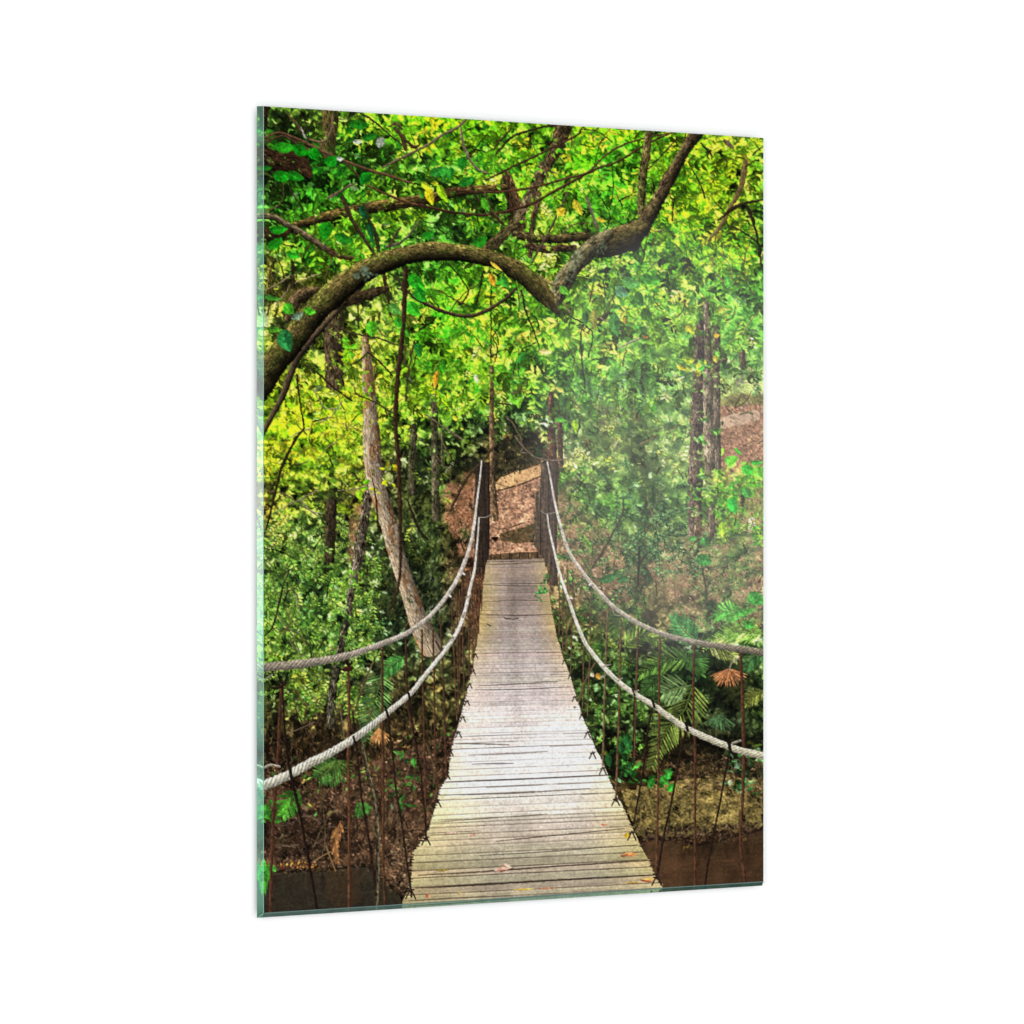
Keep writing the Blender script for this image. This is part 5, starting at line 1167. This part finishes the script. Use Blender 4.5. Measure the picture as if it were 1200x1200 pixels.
# glass body: back, right and top sides
def poly_mesh(name, verts, faces):
    me = bpy.data.meshes.new(name); me.from_pydata(verts, [], faces); me.update(); return me
x0, x1 = ga[0], ga[-1]; xi = ga[BL]; zb, zt, zi = -.5, .5, gv_[GH - BB]
y_b, y_f = 0., -.0037
body = poly_mesh('glass_sheet',
    [(x0, y_b, zb), (x1, y_b, zb), (x1, y_b, zt), (x0, y_b, zt), (xi, y_f, zi), (x1, y_f, zi), (x1, y_f, zt), (xi, y_f, zt)],
    [(0, 3, 2, 1), (4, 5, 6, 7), (1, 2, 6, 5), (2, 3, 7, 6), (0, 1, 5, 4), (3, 0, 4, 7)])
glass = link('glass_sheet', body, M_glass, thing, 'clear glass sheet with a green tint at its edges')
# bevels: the picture's reflection painted in, tinted by the thickness of the glass
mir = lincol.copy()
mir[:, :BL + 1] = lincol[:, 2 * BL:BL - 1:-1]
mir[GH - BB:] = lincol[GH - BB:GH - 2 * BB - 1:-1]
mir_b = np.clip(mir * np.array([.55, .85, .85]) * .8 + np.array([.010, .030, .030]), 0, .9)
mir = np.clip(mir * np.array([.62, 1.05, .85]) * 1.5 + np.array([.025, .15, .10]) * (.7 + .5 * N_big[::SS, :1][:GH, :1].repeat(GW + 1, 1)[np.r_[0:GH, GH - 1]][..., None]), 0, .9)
slope_l = np.clip(np.arange(GW + 1) / BL, 0, 1)[None, :] * np.ones((GH + 1, 1))
slope_b = np.clip((GH - np.arange(GH + 1)) / BB, 0, 1)[:, None] * np.ones((1, GW + 1))
bev = .0003 + .0037 * np.minimum(slope_l, slope_b)
left = np.zeros((GH, GW), bool); left[:, :BL] = True
bott = np.zeros((GH, GW), bool); bott[GH - BB:, BL:] = True
link('bevelled_edge', grid_mesh('bevelled_edge', left, bev, mir), M_edge, glass, 'pale green glass edge down the left side')
link('bevelled_edge', grid_mesh('bevelled_edge', bott, bev, mir_b), M_edge, glass, 'dark teal glass edge along the bottom')
# thin polished arris where bevel and face meet; its glint is put into the colour
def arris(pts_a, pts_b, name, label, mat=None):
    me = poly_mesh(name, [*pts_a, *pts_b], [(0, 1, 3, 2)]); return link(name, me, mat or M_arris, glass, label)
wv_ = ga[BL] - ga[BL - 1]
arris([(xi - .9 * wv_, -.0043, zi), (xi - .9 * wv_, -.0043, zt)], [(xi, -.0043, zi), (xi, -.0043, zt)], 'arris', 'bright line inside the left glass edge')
arris([(xi, -.0043, zi), (x1, -.0043, zi)], [(xi, -.0043, zi - .0012), (x1, -.0043, zi - .0012)], 'arris', 'faint line above the bottom glass edge', M_arris_dark)

# wall just behind, parallel to the sheet
gap_w = .006
wl_ = poly_mesh('wall', [world(-6, -4, -gap_w), world(6, -4, -gap_w), world(6, 4, -gap_w), world(-6, 4, -gap_w)], [(0, 1, 2, 3)])
wo = bpy.data.objects.new('wall', wl_); C.objects.link(wo); wl_.materials.append(M_wall); wo['kind'] = 'structure'

# ------------------------------------------------------------------ light: four studio panels round the sheet, one unseen softbox set for the glare in the glass
from mathutils import Vector
def area(name, a, v, n, sx, sy, power, target=(0, 0), col=(1, 1, 1), shape='RECTANGLE'):
    L = bpy.data.lights.new(name, 'AREA'); L.shape = shape; L.size = sx; L.size_y = sy; L.energy = power; L.color = col
    o = bpy.data.objects.new(name, L); C.objects.link(o); o.location = world(a, v, n)
    d = Vector(world(target[0], target[1], 0)) - Vector(o.location)
    o.rotation_euler = d.to_track_quat('-Z', 'Y').to_euler(); return o
PW = 62
area('studio_lamp', -2.9, 0, 2.0, 1.9, 2.2, PW * 1.12)
area('studio_lamp', 2.9, 0, 2.0, 1.9, 2.2, PW * 1.12)
area('studio_lamp', 0, 2.9, 2.0, 2.2, 1.9, PW * 1.12)
area('studio_lamp', 0, -2.9, 2.0, 2.2, 1.9, PW * 1.12)
cam_a, cam_n = -XC * cosT - D * sinT, -XC * sinT + D * cosT
ca, cv = float(a_of_x(785)), (600 - 520) / 900
nn = 2.4
gaL = ca + (ca - cam_a) / cam_n * nn; gvL = cv + cv / cam_n * nn
area('softbox', gaL, gvL, nn, .66, 1.02, 2.6, target=(ca, cv), shape='ELLIPSE')

# tall strip light that catches the bevelled left edge
bn = np.array([-.0037, BL * float(ga[1] - ga[0])]); bn = bn / np.hypot(*bn)          # (across, out) normal of the bevel
vd = np.array([cam_a - x0, cam_n]); vd = vd / np.hypot(*vd)
rd = 2 * (bn @ vd) * bn - vd
sa, sn = x0 + rd[0] / rd[1] * 2.4, 2.4
area('strip_lamp', sa, -.03, sn, .34, .62, 9.0, target=(x0, -.03))

w = bpy.data.worlds.new('World'); bpy.context.scene.world = w; w.use_nodes = True
w.node_tree.nodes['Background'].inputs[0].default_value = (.01, .01, .01, 1); w.node_tree.nodes['Background'].inputs[1].default_value = 1

cam = bpy.data.cameras.new('Camera'); co = bpy.data.objects.new('Camera', cam); C.objects.link(co)
co.location = (0, 0, CAMZ); co.rotation_euler = (math.pi / 2, 0, 0)
cam.sensor_width = 36; cam.lens = F / 1200 * 36; cam.clip_end = 100; cam.clip_start = .05
sc = bpy.context.scene; sc.camera = co
sc.view_settings.view_transform = 'Standard'; sc.view_settings.look = 'None'; sc.view_settings.exposure = 0
